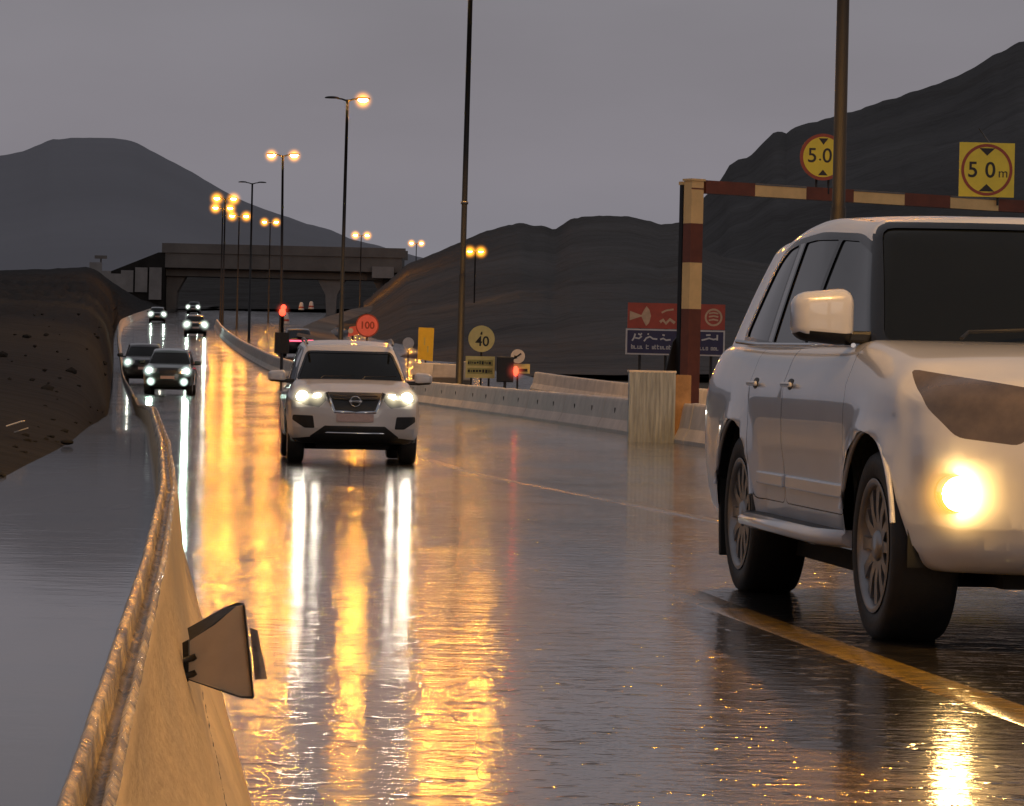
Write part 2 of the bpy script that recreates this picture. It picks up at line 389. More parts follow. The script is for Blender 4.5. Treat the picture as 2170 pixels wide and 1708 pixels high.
sl_foot = curve([(-1500,2.3),(-600,5.0),(0,9.6),(60,11.2),(120,13.3),(165,16),(205,23),(225,34),(238,66),(240,125),(242,240),(262,345),(300,425),(350,490)])
sl_sil = [(-1500,500),(-600,545),(0,573),(100,570),(180,566),(205,572),(240,600),(300,636),(350,646)]
def slope_foot(px):
    d = sl_foot(px); x = (px-XC)*d/F
    return Vector((x, d, G(d)+SHZ-.03))
slope_ridge = lin([(-1500,160),(-600,260),(0,380),(200,420),(260,460),(350,540)])
hill('left_slope', sl_sil, slope_ridge, slope_foot, earth, 220, 90, .05, seed=11, rug=2, rfreq=.12, ease=1.12)
def slope_pt(px, py):
    R = P(px, lin(sl_sil)(px), slope_ridge(px)); A = slope_foot(px); lo, hi = 0, 1
    for _ in range(40):
        t = (lo+hi)/2; p = A.lerp(R, t); p.z = A.z+(R.z-A.z)*t**1.12
        v = YH - (p.z-H)*F/p.y + (p.x*F/p.y)*sin(ROLL)
        if v > py: lo = t
        else: hi = t
    return p

# ------------------------------------------------------------------ concrete barriers
PROF = [(-.30,0,0),(-.30,.07,0),(-.19,.30,0),(-.115,.72,0),(-.10,.775,1),(-.075,.805,1),(.03,.81,1),(.075,.80,1),(.10,.77,1),(.12,.72,0),(.19,.30,0),(.30,.07,0),(.30,0,0)]
def slim(d):
    """thin parapet section of the left barrier, y measured from its road-side foot (which is at +.30)"""
    a = .30 - TLO(d)
    return [(a-.02,0,0),(a-.018,.2,0),(a-.010,.72,0),(a-.006,.765,1),(a,.792,1),(a+.005,.80,1),(a+.011,.796,1),(a+.014,.772,2),(a+.019,.768,2),(a+.026,.770,2),(a+.029,.792,1),(a+.033,.797,1),(a+.038,.790,1),(a+.041,.765,0),(a+.050,.70,0),(.163,.352,0),(.170,.345,2),(.172,.338,2),(.182,.33,0),(.29,.07,0),(.30,.05,0),(.30,0,0)]
def barrier(name, d0, d1, center, label, group=None, step=.25, wear=.012, mats=None, gap=.026, cat='barrier', seed=0, h=1.0, prof=None):
    o0 = Vector((center((d0+d1)/2), (d0+d1)/2, G((d0+d1)/2)))
    bm = NB(); rows = []; n = max(2, int((d1-d0)/step))
    for i in range(n+1):
        d = d0+gap/2 + (d1-d0-gap)*i/n; c = center(d); row = []
        PR = prof(d) if prof else PROF
        for (y, z, e) in PR:
            w = wear*(1.0 if e else .25)
            k = noise.fractal((d*2.3, y*9, z*9+seed), .8, 2.0, 4) if not prof else (.65*noise.fractal((d*5, y*30, z*9+seed), .9, 2.2, 5) + .28*noise.noise((d*37, y*40, seed)))
            row.append(bm.verts.new(Vector((c+y+k*w*.6, d, G(d)+z*h + (k*w if z > .1 else -.02 if z == 0 else 0))) - o0))
        rows.append(row)
    for r0, r1 in zip(rows, rows[1:]):
        for j in range(len(PR)-1):
            f = bm.faces.new((r0[j], r1[j], r1[j+1], r0[j+1])); f.material_index = min(PR[j][2], PR[j+1][2]) if min(PR[j][2], PR[j+1][2]) != 1 or prof is None or max(PR[j][2], PR[j+1][2]) < 2 else 1
    bm.faces.new(rows[0]); bm.faces.new(rows[-1][::-1])
    bmesh.ops.recalc_face_normals(bm, faces=bm.faces[:])
    o = obj(name, bm, mats or [concrete, concrete_edge, groove], None, bool(prof), loc=o0)
    return tag(o, label, cat, group)
LC = lambda d: LB(d)-.30
lefts = [(-2.4,2.1),(2.1,8.0),(8.0,12.2),(12.2,16.6),(16.6,21.2),(21.2,26),(26,31),(31,36),(36,42),(42,48),(48,54),(54,60)]
lb_lab = {0:'nearest wet concrete barrier segment at the bottom left corner', 1:'wet tan concrete barrier segment carrying the trapezoid reflector plate', 2:'wet concrete barrier segment just behind the reflector plate'}
for i, (a, b) in enumerate(lefts):
    barrier('concrete_barrier', a, b, LC, lb_lab.get(i, 'wet concrete barrier segment in the receding row along the left road edge'), 'barrier segments along the left road edge', .02 if i < 3 else .1 if i < 6 else .25, .0055, seed=i*3.1, prof=slim)
barrier('long_barrier', 60, 470, LC, 'long thin pale concrete barrier line climbing the far left road edge', None, 2.5, .01, [concrete_w, concrete_w, concrete_w], seed=50, prof=slim)
bounds = [38,45,52,59,66,73,80,87,94,101,108,116,124]
for i, (a, b) in enumerate(zip(bounds, bounds[1:])):
    o = barrier('concrete_barrier', a, b, lambda d: MB(d), 'whitewashed concrete barrier segment in the row behind the white cars', 'whitewashed barrier segments right of the road', .5, .012, [concrete_w, concrete_w], gap=.05, seed=90+i)
    if i in (1,2):
        pass
    # lifting holes
    lo = o.location
    for q in (.28, .72):
        bm = NB(); d = a+(b-a)*q; c = MB(d)
        tube(bm, [Vector((c-.165, d, G(d)+.50))-lo, Vector((c-.05, d, G(d)+.50))-lo], .07, 12)
        obj('lifting_hole', bm, dark_under, o)
barrier('long_barrier', 124, 340, lambda d: MB(d), 'long concrete median barrier lit pale green by oncoming headlights', None, 2.0, .01, [concrete_w, concrete_w], seed=70)
barrier('long_barrier', 92, 150, lambda d: MB(d)+9.0 + max(0,(d-115))*.02, 'low pinkish concrete barrier on the far side of the opposite road', None, 1.5, .01, [concrete_w, concrete_w], seed=71)

# ------------------------------------------------------------------ reflector plate on the near barrier
def reflector():
    d = 4.85
    t = thing('barrier_reflector', 'small trapezoid reflector plate with tan back bolted to the near barrier', 'reflector', P(396,1400,d))
    o = t.location.copy()
    def pl(px, py, dd=d): return P(px, py, dd) - o
    bm = NB()
    def slab(pts, th):
        a = [bm.verts.new(p) for p in pts]; b = [bm.verts.new(p + Vector((0,th,0))) for p in pts]; n = len(pts)
        fs = [bm.faces.new(a), bm.faces.new(b[::-1])] + [bm.faces.new((a[i], b[i], b[(i+1)%n], a[(i+1)%n])) for i in range(n)]
        bmesh.ops.recalc_face_normals(bm, faces=fs); return fs
    slab([pl(403,1357,d+.0), pl(455,1324,d+.012), pl(500,1285,d+.022), pl(514,1283,d+.026), pl(534,1477,d+.026), pl(509,1476,d+.02), pl(399,1438,d)], .003)
    obj('plate', bm, tan_plate, t); bm = NB()
    slab([pl(514,1281,d+.02), pl(518,1283,d+.02), pl(538,1479,d+.02), pl(534,1480,d+.02)], .012)
    slab([pl(509,1479,d+.016), pl(536,1481,d+.016), pl(536,1477,d+.016), pl(508,1475.5,d+.016)], .01)
    slab([pl(399,1441,d-.002), pl(509,1479,d+.014), pl(509,1476,d+.014), pl(399,1438.5,d-.002)], .008)
    obj('edge_rim', bm, plastic, t); bm = NB()
    slab([pl(397,1331,d+.045), pl(470,1290,d+.05), pl(501,1276,d+.055), pl(517,1279,d+.055), pl(517,1284,d+.03), pl(500,1286,d+.03), pl(455,1325,d+.018), pl(402,1359,d+.006)], .004)
    obj('top_flange', bm, plastic, t); bm = NB()
    slab([pl(386,1362,d-.004), pl(399,1356,d-.006), pl(399,1444,d-.006), pl(390,1448,d-.004)], .02)
    obj('bracket', bm, plastic, t)
    for py in (1394, 1428):
        bm = NB(); c = pl(406, py, d-.01)
        tube(bm, [pl(392,py+5,d-.008), pl(408,py,d-.012), pl(415,py-4,d-.012)], [.0045,.0052,.0042], 10)
        obj('bolt', bm, plastic, t)
    bm = NB(); slab([pl(529,1330,d+.1), pl(545,1335,d+.1), pl(566,1438,d+.1), pl(540,1440,d+.1)], .003)
    obj('reflective_wing', bm, reflect_blue, t)
reflector()

# ------------------------------------------------------------------ street lamps
def lamp(px, d, ylamp, label, base=None, arms=2, lit=(1,1), rot=0.0, rad=(.14,.07), arm=.75, far=False, ht=None, gh=None, collar=False, lean=0.0, lens=None, spot=0):
    x = (px-XC)*d/F if base is None else base; zg = G(d)-.05 if gh is None else gh
    top = P(px, ylamp, d).z if ht is None else zg+ht
    x = P(px, (ylamp+700)/2 if ht is None else 400, d).x if base is None else base
    t = thing('street_lamp', label, 'street lamp', (x, d, zg), rot, 'street lamps along the highway'); h = top - zg; t.rotation_euler.y = lean
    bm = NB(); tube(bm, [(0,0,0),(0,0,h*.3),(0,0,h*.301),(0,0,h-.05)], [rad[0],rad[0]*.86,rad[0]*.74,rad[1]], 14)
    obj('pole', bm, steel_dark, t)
    bm = NB(); box(bm, (0,0,.02), (.42,.42,.04), 0, None, .006)
    for a in (-1,1):
        for b in (-1,1): tube(bm, [(a*.16,b*.16,.03),(a*.16,b*.16,.10)], .018, 6)
    obj('base_plate', bm, steel_dark, t)
    if collar:
        bm = NB(); lathe(bm, [(rad[0]*.80,0),(rad[0]*.9,.0),(rad[0]*.9,.10),(rad[0]*.72,.10)], 16, 'z', (0,0,h*.46)); obj('collar', bm, steel_grey, t)
    if spot:
        sd = bpy.data.lights.new('lamp_light', 'SPOT'); sd.energy = spot; sd.color = (1,.56,.17); sd.spot_size = radians(148); sd.spot_blend = .6; sd.shadow_soft_size = .16
        so_ = bpy.data.objects.new('lamp_light', sd); COL.objects.link(so_); so_.parent = t; so_.location = (0,0,h-.2)
    for k, s in enumerate((-1,1)[:arms] if arms == 2 else (1,)):
        bm = NB(); tube(bm, [(0,0,h-.12),(s*arm*.35,0,h-.03),(s*(arm-.25),0,h)], [.045,.04,.035], 8)
        a_ = obj('lamp_arm', bm, steel_dark, t)
        bm = NB(); vs = ellipsoid(bm, (s*arm,0,h+.015), (.36,.17,.085), 0, 18, 10)
        for v in bm.verts:
            if v.co.z < h-.01: v.co.z = h-.01
        hd = obj('lamp_head', bm, steel_dark, t)
        if lit[k]:
            bm = NB(); ellipsoid(bm, (s*arm,0,h-.03), (.24,.15,.13), 0, 14, 8)
            obj('lamp_lens', bm, lens or (sodium_far if far else sodium), hd)
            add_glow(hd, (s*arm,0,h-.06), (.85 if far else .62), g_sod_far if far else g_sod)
    return t
lamp(1777, 55, 0, 'dark tall pole close behind the large white car, lamps above the picture', ht=14.2, rad=(.15,.09), spot=9000)
lamp(982, 115, 0, 'tall dark lamp pole standing behind the barrier between two white cars', ht=15.4, rad=(.145,.08), collar=True, lean=.006, spot=9000)
lamp(727, 160, 209, 'tall street lamp with only its right head lit', lit=(0,1), rad=(.13,.07), lean=.006, spot=6000)
lamp(600, 210, 328, 'double headed lit street lamp over the red warning lamp', rad=(.13,.07), arm=.72, lean=-.012)
lamp(531, 259, 387, 'unlit T shaped street lamp between lit lamps', lit=(0,0), rad=(.12,.07))
for px, d, y, lab in ((474,284,420,'uppermost twin lamp of the left cluster of lit lamps'), (469,322,440,'twin lamp just below the uppermost lamp of the left cluster'), (504,335,457,'lowest right twin lamp of the left cluster of lit lamps'), (570,402,470,'twin lamp alone between the left cluster and the double headed lamp'), (763,402,498,'twin lamp above the right part of the overpass'), (880,483,515,'twin lamp in the gap between overpass and hill'), (1005,300,532,'twin lamp low in front of the middle hill')):
    lamp(px, d, y, lab, far=True, lens=sodium_dim if px > 900 else None, rad=(.11,.06), arm=.72 if d > 300 or px < 600 else .5, gh=None if px < 900 else P(px,y,d).z-12)
lamp(0, 6.0, 0, 'tall lit street lamp beside the road right of the camera', base=4.6, ht=13.5, rad=(.15,.08), lens=sodium_near, spot=3800)

# ------------------------------------------------------------------ overpass
def overpass():
    d = 515; A = P(350,560,d); B = P(852,560,d); s = F/d
    zt = P(600,521,d).z; zp = P(600,541,d).z; zb = P(600,573,d).z; zg = G(d)-.2
    t = thing('overpass', 'dark concrete overpass spanning the highway in the distance', 'bridge', ((A.x+B.x)/2, d, zg)); o = t.location
    w = B.x-A.x
    bm = NB(); box(bm, (0,5,(zp+zb)/2-o.z), (w,11,zp-zb), 0, None, .08); box(bm, (0,5,zb-o.z-.6), (w,7,1.2)); obj('deck', bm, concrete_g, t)
    for yy in (-.4, 10.4):
        bm = NB(); box(bm, (0,yy,(zt+zp)/2-o.z+.02), (w+1.0,.35,zt-zp-.04)); box(bm, (0,yy-.05,zp-o.z+.05), (w+1.0,.6,.14)); obj('parapet', bm, concrete_g, t)
    for px in (360, 700, 818):
        x = P(px,600,d).x-o.x; bm = NB()
        hh = zb-.6-o.z
        prism(bm, [(x-.7,0),(x+.7,0),(x+.9,hh-3.0),(x+2.4,hh-.2),(x-2.4,hh-.2),(x-.9,hh-3.0)], 2.5, 5.5)
        obj('pier', bm, concrete_p if px > 600 else concrete_g, t)
    bm = NB(); x0 = P(350,560,d).x-o.x
    prism(bm, [(x0,0),(x0,zp-o.z),(x0-1,zp-o.z),(x0-11,zp-o.z-4.2),(x0-12,0)], -.5, 9.5); obj('embankment', bm, earth, t)
    bm = NB()
    st = [(203,556,34),(222,574,36),(246,580,30),(270,573,46),(300,567,52),(330,567,68)]
    for i, (px, y, hp) in enumerate(st):
        p = P(px, y, d-.8); box(bm, (p.x-o.x, -.8-i*.02, p.z-o.z-hp/s/2), (26/s, .5, hp/s))
    obj('wing_wall', bm, concrete_p, t)
    bm = NB(); q = P(214,545,d); box(bm, (q.x-o.x,-.2,q.z-o.z),(1.9,.4,.5)); tube(bm, [(q.x-o.x,0,q.z-o.z),(q.x-o.x,0,q.z-o.z-3)], .12); obj('sign_board', bm, concrete_g, t)
    # right hand end: stepped cap and dark abutment
    for px, y, wp, hp in ((812,578,46,24),(806,633,30,22)):
        bm = NB(); p = P(px,y,d); box(bm, (p.x-o.x,-1.2,p.z-o.z),(wp/s,1.2,hp/s)); obj('abutment_cap', bm, concrete_p, t)
    bm = NB(); p = P(838,600,d); box(bm, (p.x-o.x+1,2,(p.z-o.z)/2+1),(6,4,p.z-o.z+3)); obj('abutment', bm, dark_under, t)
overpass()

# ------------------------------------------------------------------ height gantry
def gantry():
    d = 79; L = P(1470,395,d); Rr = P(2169,441,85); zg = G(d)-.1
    ang = math.atan2(Rr.y-L.y, Rr.x-L.x)
    t = thing('height_gantry', 'height limit gantry painted in cream and red brown bands', 'gantry', (L.x, d, zg), ang); s = F/d
    zb = L.z - zg; ln = 10.5
    bm = NB(); edges = [395+15,454,545,565+55,642,736,830,930]      # band edges down the front post (photo heights)
    zs = [zb+.05] + [P(1470,y,d).z-zg for y in (474,559,651,0)][:3]
    cuts = [zb+.13, P(1470,474,d).z-zg, P(1470,557,d).z-zg, P(1470,655,d).z-zg, 0.0]
    for i in range(4):
        box(bm, (0,0,(cuts[i]+cuts[i+1])/2), (.36,.30,cuts[i]-cuts[i+1]), i % 2)
    box(bm, (-.0,0,zb+.15),(.42,.36,.05),0); box(bm,(0,-.155,zb-.06),(.37,.012,.03),1)
    obj('front_post', bm, [band_cream, band_brown], t)
    bm = NB(); box(bm, (.05,.5,zb/2), (.10,.12,zb+.1)); box(bm,(.05,.5,zb+.09),(.14,.16,.08),1); obj('rear_post', bm, [steel_dark, band_cream], t)
    bm = NB(); prism(bm, [(.06,zb*.40),(-.06,zb*.38),(-.42,1.0),(.02,1.0)], .60, .64); obj('brace', bm, sign_black, t)
    bm = NB()
    def lx(px):
        dd = 79 + 6*(px-1470)/700.0; q = P(px,400,dd); return math.hypot(q.x-L.x, q.y-L.y)
    cutsx = [1488,1590,1697,1797,1905,2003,2107,2205,2300]
    for i, (a, b) in enumerate(zip(cutsx, cutsx[1:])):
        a, b = lx(a), lx(b)
        box(bm, ((a+b)/2, 0, zb), (b-a, .26, .31), 0 if i % 2 == 1 else 1)
        if i % 2 == 1: box(bm, ((a+b)/2, -.135, zb+.135), (b-a, .02, .035), 2)
    x = b
    obj('beam', bm, [band_cream, band_brown, steel_grey], t)
    bm = NB(); box(bm, (x+.18,0,zb/2), (.36,.30,zb)); obj('far_post', bm, [band_brown], t)
    return t, ang
gt, gang = gantry()
def on_beam(px, py):
    dd = 79 + 6*(px-1470)/700.0
    return P(px, py, dd)
def height_round():
    c = on_beam(1741,334); t = thing('height_sign', 'round yellow 5.0 height limit sign with red border above the gantry beam', 'sign', c, .06); r = .575
    bm = NB(); prism(bm, disc(r, 48), -.19, -.17); obj('border', bm, sign_red, t)
    bm = NB(); prism(bm, disc(r*.86, 48), -.198, -.1905); obj('face', bm, y_paint, t)
    bm = NB(); text_bm(bm, '5', .50, (-.27,.02), -.202, 0, .004); text_bm(bm, '0', .50, (.10,.02), -.202, 0, .004); text_bm(bm, '.', .42, (-.075,.04), -.202, 0, .0); text_bm(bm, 'm', .24, (.38,-.05), -.202, 0, .0)
    bm.faces.new([bm.verts.new((x,-.202,z)) for x, z in ((-.12,.46),(.12,.46),(0,.30))]); bm.faces.new([bm.verts.new((x,-.202,z)) for x, z in ((-.12,-.45),(.12,-.45),(0,-.31))])
    obj('marking', bm, sign_black, t)
    bm = NB(); tube(bm, [(-.15,-.15,-.45),(-.15,-.15,-.9)], .03); tube(bm, [(.15,-.15,-.45),(.15,-.15,-.9)], .03); obj('bracket', bm, steel_dark, t)
def height_square():
    c = on_beam(2087,361); t = thing('height_sign', 'square yellow sign with ringed 5.0 m height limit at the right edge', 'sign', c, .06)
    bm = NB(); box(bm, (0,-.18,0), (1.42,.02,1.38)); obj('board', bm, y_paint, t)
    bm = NB()
    a = disc(.66,48); b = disc(.585,48)
    va = [bm.verts.new((x,-.196,z)) for x, z in a]; vb = [bm.verts.new((x,-.196,z)) for x, z in b]
    for i in range(48): bm.faces.new((va[i], va[(i+1)%48], vb[(i+1)%48], vb[i]))
    obj('ring', bm, sign_red, t)
    bm = NB(); text_bm(bm, '5', .56, (-.36,-.02), -.197, 0, .006); text_bm(bm, '0', .56, (.09,-.02), -.197, 0, .006); text_bm(bm, 'm', .34, (.42,-.08), -.197, 0, .0)
    bm.faces.new([bm.verts.new((x,-.197,z)) for x, z in ((-.20,.55),(.20,.55),(0,.36))]); bm.faces.new([bm.verts.new((x,-.197,z)) for x, z in ((-.20,-.55),(.20,-.55),(0,-.36))])
    obj('marking', bm, sign_black, t)
    bm = NB(); tube(bm, [(.12,-.17,.62),(-.22,-.17,1.05)], .016, 8); obj('wire_stay', bm, steel_grey, t)
    bm = NB(); tube(bm, [(-.3,-.15,-.6),(-.3,-.15,-.9)], .03); tube(bm, [(.3,-.15,-.6),(.3,-.15,-.9)], .03); obj('bracket', bm, steel_dark, t)
height_round(); height_square()
# ribbed block at the gantry foot
def foot_block():
    d = 67.2; a = P(1331,917,d); b = P(1429,917,d); s = F/d; h = 150/s
    t = thing('ribbed_block', 'grimy ribbed pale block at the foot of the gantry post', 'block', ((a.x+b.x)/2, d, G(d)-.02)); w = b.x-a.x
    bm = NB(); n = 14; pts = []
    for i in range(n*3+1):
        x = -w/2 + w*i/(n*3); pts.append((x, .012*(1 if (i//2) % 2 else 0)))
    rows = [[bm.verts.new((x, y-.008*noise.noise((x*2,z*3,4)), z)) for x, y in pts] for z in [h*k/10 for k in range(11)]]
    for r0, r1 in zip(rows, rows[1:]):
        for i in range(len(r0)-1): bm.faces.new((r0[i], r0[i+1], r1[i+1], r1[i]))
    box(bm, (0,.55,h/2-.01), (w-.02,1.0,h-.02), 0); obj('front_panel', bm, ribbed, t)
    bm = NB(); box(bm, (w/2+.16,.8,h/2-.03),(.32,1.4,h-.02)); obj('side_panel', bm, tan_panel, t)
    bm = NB(); box(bm, (0,.54,h+.012), (w+.03,1.06,.05), 0, None, .01); obj('cap_slab', bm, concrete_w, t)
foot_block()

# ------------------------------------------------------------------ small signs
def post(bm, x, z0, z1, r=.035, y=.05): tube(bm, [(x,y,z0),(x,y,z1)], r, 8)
def sign_at(name, label, px, py, d, cat='sign'):
    c = P(px,py,d); zg = G(d)-.15
    t = thing(name, label, cat, (c.x, d, zg)); return t, c.z-zg, F/d
def s40():
    t, z, s = sign_at('speed_sign', 'round yellow 40 speed sign on a post above a yellow plate', 1020, 718, 113); r = 28/s
    bm = NB(); prism(bm, disc(r,40,(0,z)), -.03, 0); obj('face', bm, y_pale, t)
    bm = NB(); text_bm(bm, '40', r*1.05, (.03,z-.10), -.036, 0, .006); text_bm(bm, '\u2022', r*.5, (-.02,z+.16), -.036); box(bm, (0,-.034,z+.19),(.05,.004,.10)); obj('number', bm, sign_black, t)
    bm = NB(); post(bm,0,0,z+r*.5); obj('post', bm, steel_dark, t)
    t, z, s = sign_at('text_plate', 'pale yellow plate with two lines of worn lettering below the 40 sign', 1017, 778, 112.7); w, h = 62/s, 46/s
    bm = NB(); box(bm, (0,0,z),(w,.03,h)); obj('board', bm, y_pale, t)
    bm = NB()
    for row, zz in enumerate((z+h*.2, z-h*.18)):
        x = -w*.42; box(bm, (0,-.0165,zz),(w*.86,.004,h*.27),0)
        while x < w*.38:
            l = random.uniform(.03,.10); box(bm, (x+l/2,-.019,zz+random.uniform(-.01,.01)),(l,.004,h*random.uniform(.08,.16)),1); x += l+.03
    obj('lettering', bm, [y_olive, sign_black], t)
    for xx in (-.3,.3):
        bm = NB(); post(bm,xx,0,z); obj('leg', bm, steel_dark, t)
s40()
def s100():
    t, z, s = sign_at('speed_sign', 'round red 100 speed sign above the roof of the white car', 778, 690, 130); r = 24.5/s
    bm = NB(); prism(bm, disc(r,40,(0,z)), -.03, 0); obj('border', bm, sign_red, t)
    bm = NB(); prism(bm, disc(r*.9,40,(0,z)), -.04, -.031); obj('face', bm, sign_redfill, t)
    bm = NB(); text_bm(bm, '100', r*.85, (0,z), -.045, 0, .01); obj('number', bm, sign_red, t)
    bm = NB(); post(bm,0,0,z); obj('post', bm, steel_dark, t)
    t, z, s = sign_at('small_sign', 'small tilted red and white sign left of the red 100 sign', 747, 702, 131); r = 10/s
    bm = NB(); prism(bm, [(-r,z-r*1.2),(r*1.2,z-r*.6),(r*1.3,z+r*1.2),(-r*.7,z+r*.9)], -.02, 0); obj('face', bm, sign_redfill, t)
    bm = NB(); prism(bm, disc(r*.55,16,(-r*.4,z+.02)), -.03,-.021); obj('marking', bm, sign_white, t)
    bm = NB(); post(bm,0,0,z); obj('post', bm, steel_dark, t)
s100()
def ypanel():
    t, z, s = sign_at('yellow_panel', 'tall amber yellow panel on a post right of the middle white car', 902, 729, 128); w, h = 34/s, 68/s
    bm = NB(); prism(bm, [(-w/2,z-h/2+.04),(w/2-.03,z-h/2-.05),(w/2,z+h/2),(-w/2+.02,z+h/2+.02)], -.03, 0); obj('board', bm, y_deep, t)
    bm = NB(); box(bm,(-.05,-.034,z+.1),(.05,.004,.3)); box(bm,(.08,-.034,z-.2),(.05,.004,.24)); obj('marking', bm, y_olive, t)
    bm = NB(); post(bm,0,0,z); obj('post', bm, steel_dark, t)
ypanel()
def small_round(px, py, d, r_px, label, arrow=True):
    t, z, s = sign_at('round_sign', label, px, py, d); r = r_px/s
    bm = NB(); prism(bm, disc(r,32,(0,z)), -.03, 0); obj('face', bm, sign_white, t)
    if arrow:
        bm = NB(); stroke(bm, [(-r*.5,z-r*.15),(0,z+r*.05),(r*.45,z+r*.4)], r*.22, -.034); bm.faces.new([bm.verts.new((x,-.034,q)) for x, q in ((-r*.65,z-r*.45),(-r*.05,z-r*.25),(-r*.45,z+r*.2))]); obj('arrow', bm, sign_black, t)
    bm = NB(); post(bm,0,0,z); obj('post', bm, steel_dark, t)
    return t, z, s
t, z, s = small_round(1097,755,118,15,'small round white arrow sign beside the red lamp')
bm = NB(); box(bm,(.13,.02,z-.44),(.62,.03,.34)); obj('panel', bm, y_pale, t)
bm = NB(); box(bm,(.2,-.0,z-.49),(.3,.02,.10)); obj('stripe', bm, sign_black, t)
small_round(865,727,190,12,'small round pale sign on a post beside the yellow panel', False)
def lampbox():
    t, z, s = sign_at('warning_lamp', 'dark lamp housing with lit red light beside the pale yellow plate', 1070, 783, 112); w, h = 36/s, 54/s
    bm = NB(); box(bm,(0,.15,z),(w,.3,h),0,None,.03); box(bm,(0,.15,z/2-h/4),(.1,.1,z-h/2)); obj('housing', bm, plastic, t)
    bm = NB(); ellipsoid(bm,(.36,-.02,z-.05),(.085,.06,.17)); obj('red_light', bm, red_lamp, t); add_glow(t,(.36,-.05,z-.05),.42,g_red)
lampbox()
def board_lamp():
    d = 150; t, z, s = sign_at('warning_board', 'black board on a post topped by a lit red warning lamp', 597, 727, d)
    w, h = 31/s, 45/s
    bm = NB(); box(bm,(0,0,z),(w,.05,h),0,None,.01); obj('board', bm, sign_black, t)
    zt = P(598,668,d).z-(G(d)-.15)
    bm = NB(); post(bm,0,0,zt,.07,.08); obj('post', bm, steel_dark, t)
    bm = NB(); lathe(bm,[(.13,0),(.15,.05),(.15,.38),(.08,.46)],16,'z',(0,.05,zt-.02)); obj('lamp_housing', bm, red_lamp if False else plastic, t)
    bm = NB(); ellipsoid(bm,(0,-.10,zt+.13),(.15,.09,.17)); ellipsoid(bm,(.05,-.12,zt+.36),(.12,.09,.12)); obj('red_light', bm, red_lamp, t)
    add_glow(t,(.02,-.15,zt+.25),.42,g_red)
board_lamp()
# big red and blue roadside sign
def big_sign():
    d = 112; s = F/d; c = P(1432,698,d); zg = G(d)-.15
    t = thing('roadside_sign', 'wide red over blue roadside sign with white script behind the gantry post', 'sign', (c.x,d,zg)); z = c.z-zg
    w = 210/s; hr = 54/s; hb = 52/s
    bm = NB(); box(bm,(0,0,z+hr/2+.01),(w-.06,.06,hr)); obj('red_board', bm, sign_redpanel, t)
    bm = NB(); box(bm,(-.02,0,z-hb/2-.03),(w,.05,hb+.04),1); box(bm,(-.02,-.02,z-hb/2-.03),(w-.11,.03,hb-.06),0); obj('blue_board', bm, [sign_blue, sign_white], t)
    bm = NB(); zr = z+hr/2; x0 = -w/2+.08
    y = -.036
    bm.faces.new([bm.verts.new((x0+a,y,zr+b)) for a, b in ((.02,-.16),(.02,.16),(.42,.02),(.42,-.02))])
    arc = [(x0+.40,zr),(x0+.50,zr+.20),(x0+.58,zr+.33),(x0+.68,zr+.22),(x0+.74,zr),(x0+.68,zr-.24),(x0+.58,zr-.34),(x0+.50,zr-.2)]
    bm.faces.new([bm.verts.new((a,y-.002,b)) for a, b in arc])
    obj('red_board_symbol', bm, sign_cream, t); bm = NB()
    stroke(bm, [(x0+1.05,zr-.20),(x0+1.15,zr-.12),(x0+1.25,zr-.24),(x0+1.38,zr-.1),(x0+1.55,zr-.22)], .10, y)
    stroke(bm, [(x0+1.10,zr+.12),(x0+1.25,zr+.2),(x0+1.5,zr+.24)], .06, y)
    obj('red_board_script', bm, sign_cream, t); bm = NB()
    va = disc(.30,32,(w/2-.42,zr)); vb = disc(.235,32,(w/2-.42,zr))
    A = [bm.verts.new((a,y,b)) for a,b in va]; B = [bm.verts.new((a,y,b)) for a,b in vb]
    for i in range(32): bm.faces.new((A[i],A[(i+1)%32],B[(i+1)%32],B[i]))
    for q in (-.1,.02,.13): stroke(bm, [(w/2-.58,zr+q),(w/2-.42,zr+q+.03),(w/2-.26,zr+q)], .055, y)
    obj('red_board_emblem', bm, sign_cream, t)
    bm = NB(); zz = z-hb*.32-.03; y = -.042; x0 = -w/2+.1
    for pts in ([(.10,-.12),(.16,-.02),(.20,.12)], [(.20,-.02),(.33,-.04),(.42,.04)], [(.30,.12),(.38,.08),(.42,.14)], [(.50,-.13),(.58,-.02),(.70,.03),(.80,-.04),(.95,-.05)], [(.62,.13),(.66,.10)], [(1.05,-.06),(1.15,-.02),(1.25,-.08),(1.4,-.06)], [(1.12,.1),(1.2,.08)], [(1.55,-.1),(1.65,.02),(1.78,-.04),(1.95,-.05)], [(1.9,.12),(1.95,-.03)],
                [(2.45,-.05),(2.55,-.03),(2.7,.02),(2.85,-.02),(2.95,.0)], [(2.6,.12),(2.75,.13)], [(2.98,-.05),(2.98,.14)]):
        stroke(bm, [(x0+a,zz+b) for a, b in pts], .055, y)
    zz = z-hb*.72-.03; x = x0+.08
    random.seed(21)
    while x < w/2-.2:
        l = random.uniform(.045,.085); hh = random.choice((.11,.11,.15))
        stroke(bm, [(x,zz-.06),(x,zz-.06+hh)], .026, y); stroke(bm, [(x,zz-.05),(x+l,zz-.045)], .024, y); 
        if random.random() < .6: stroke(bm, [(x+l,zz-.06),(x+l,zz+.05)], .026, y)
        if random.random() < .5: stroke(bm, [(x,zz+.04),(x+l,zz+.045)], .024, y)
        x += l + random.choice((.04,.04,.04,.12))
    obj('blue_board_script', bm, sign_white, t)
    for xx in (-w*.36,-w*.1,w*.36):
        bm = NB(); post(bm,xx,0,z+hr*.9,.05,.08); obj('post', bm, steel_dark, t)
big_sign()
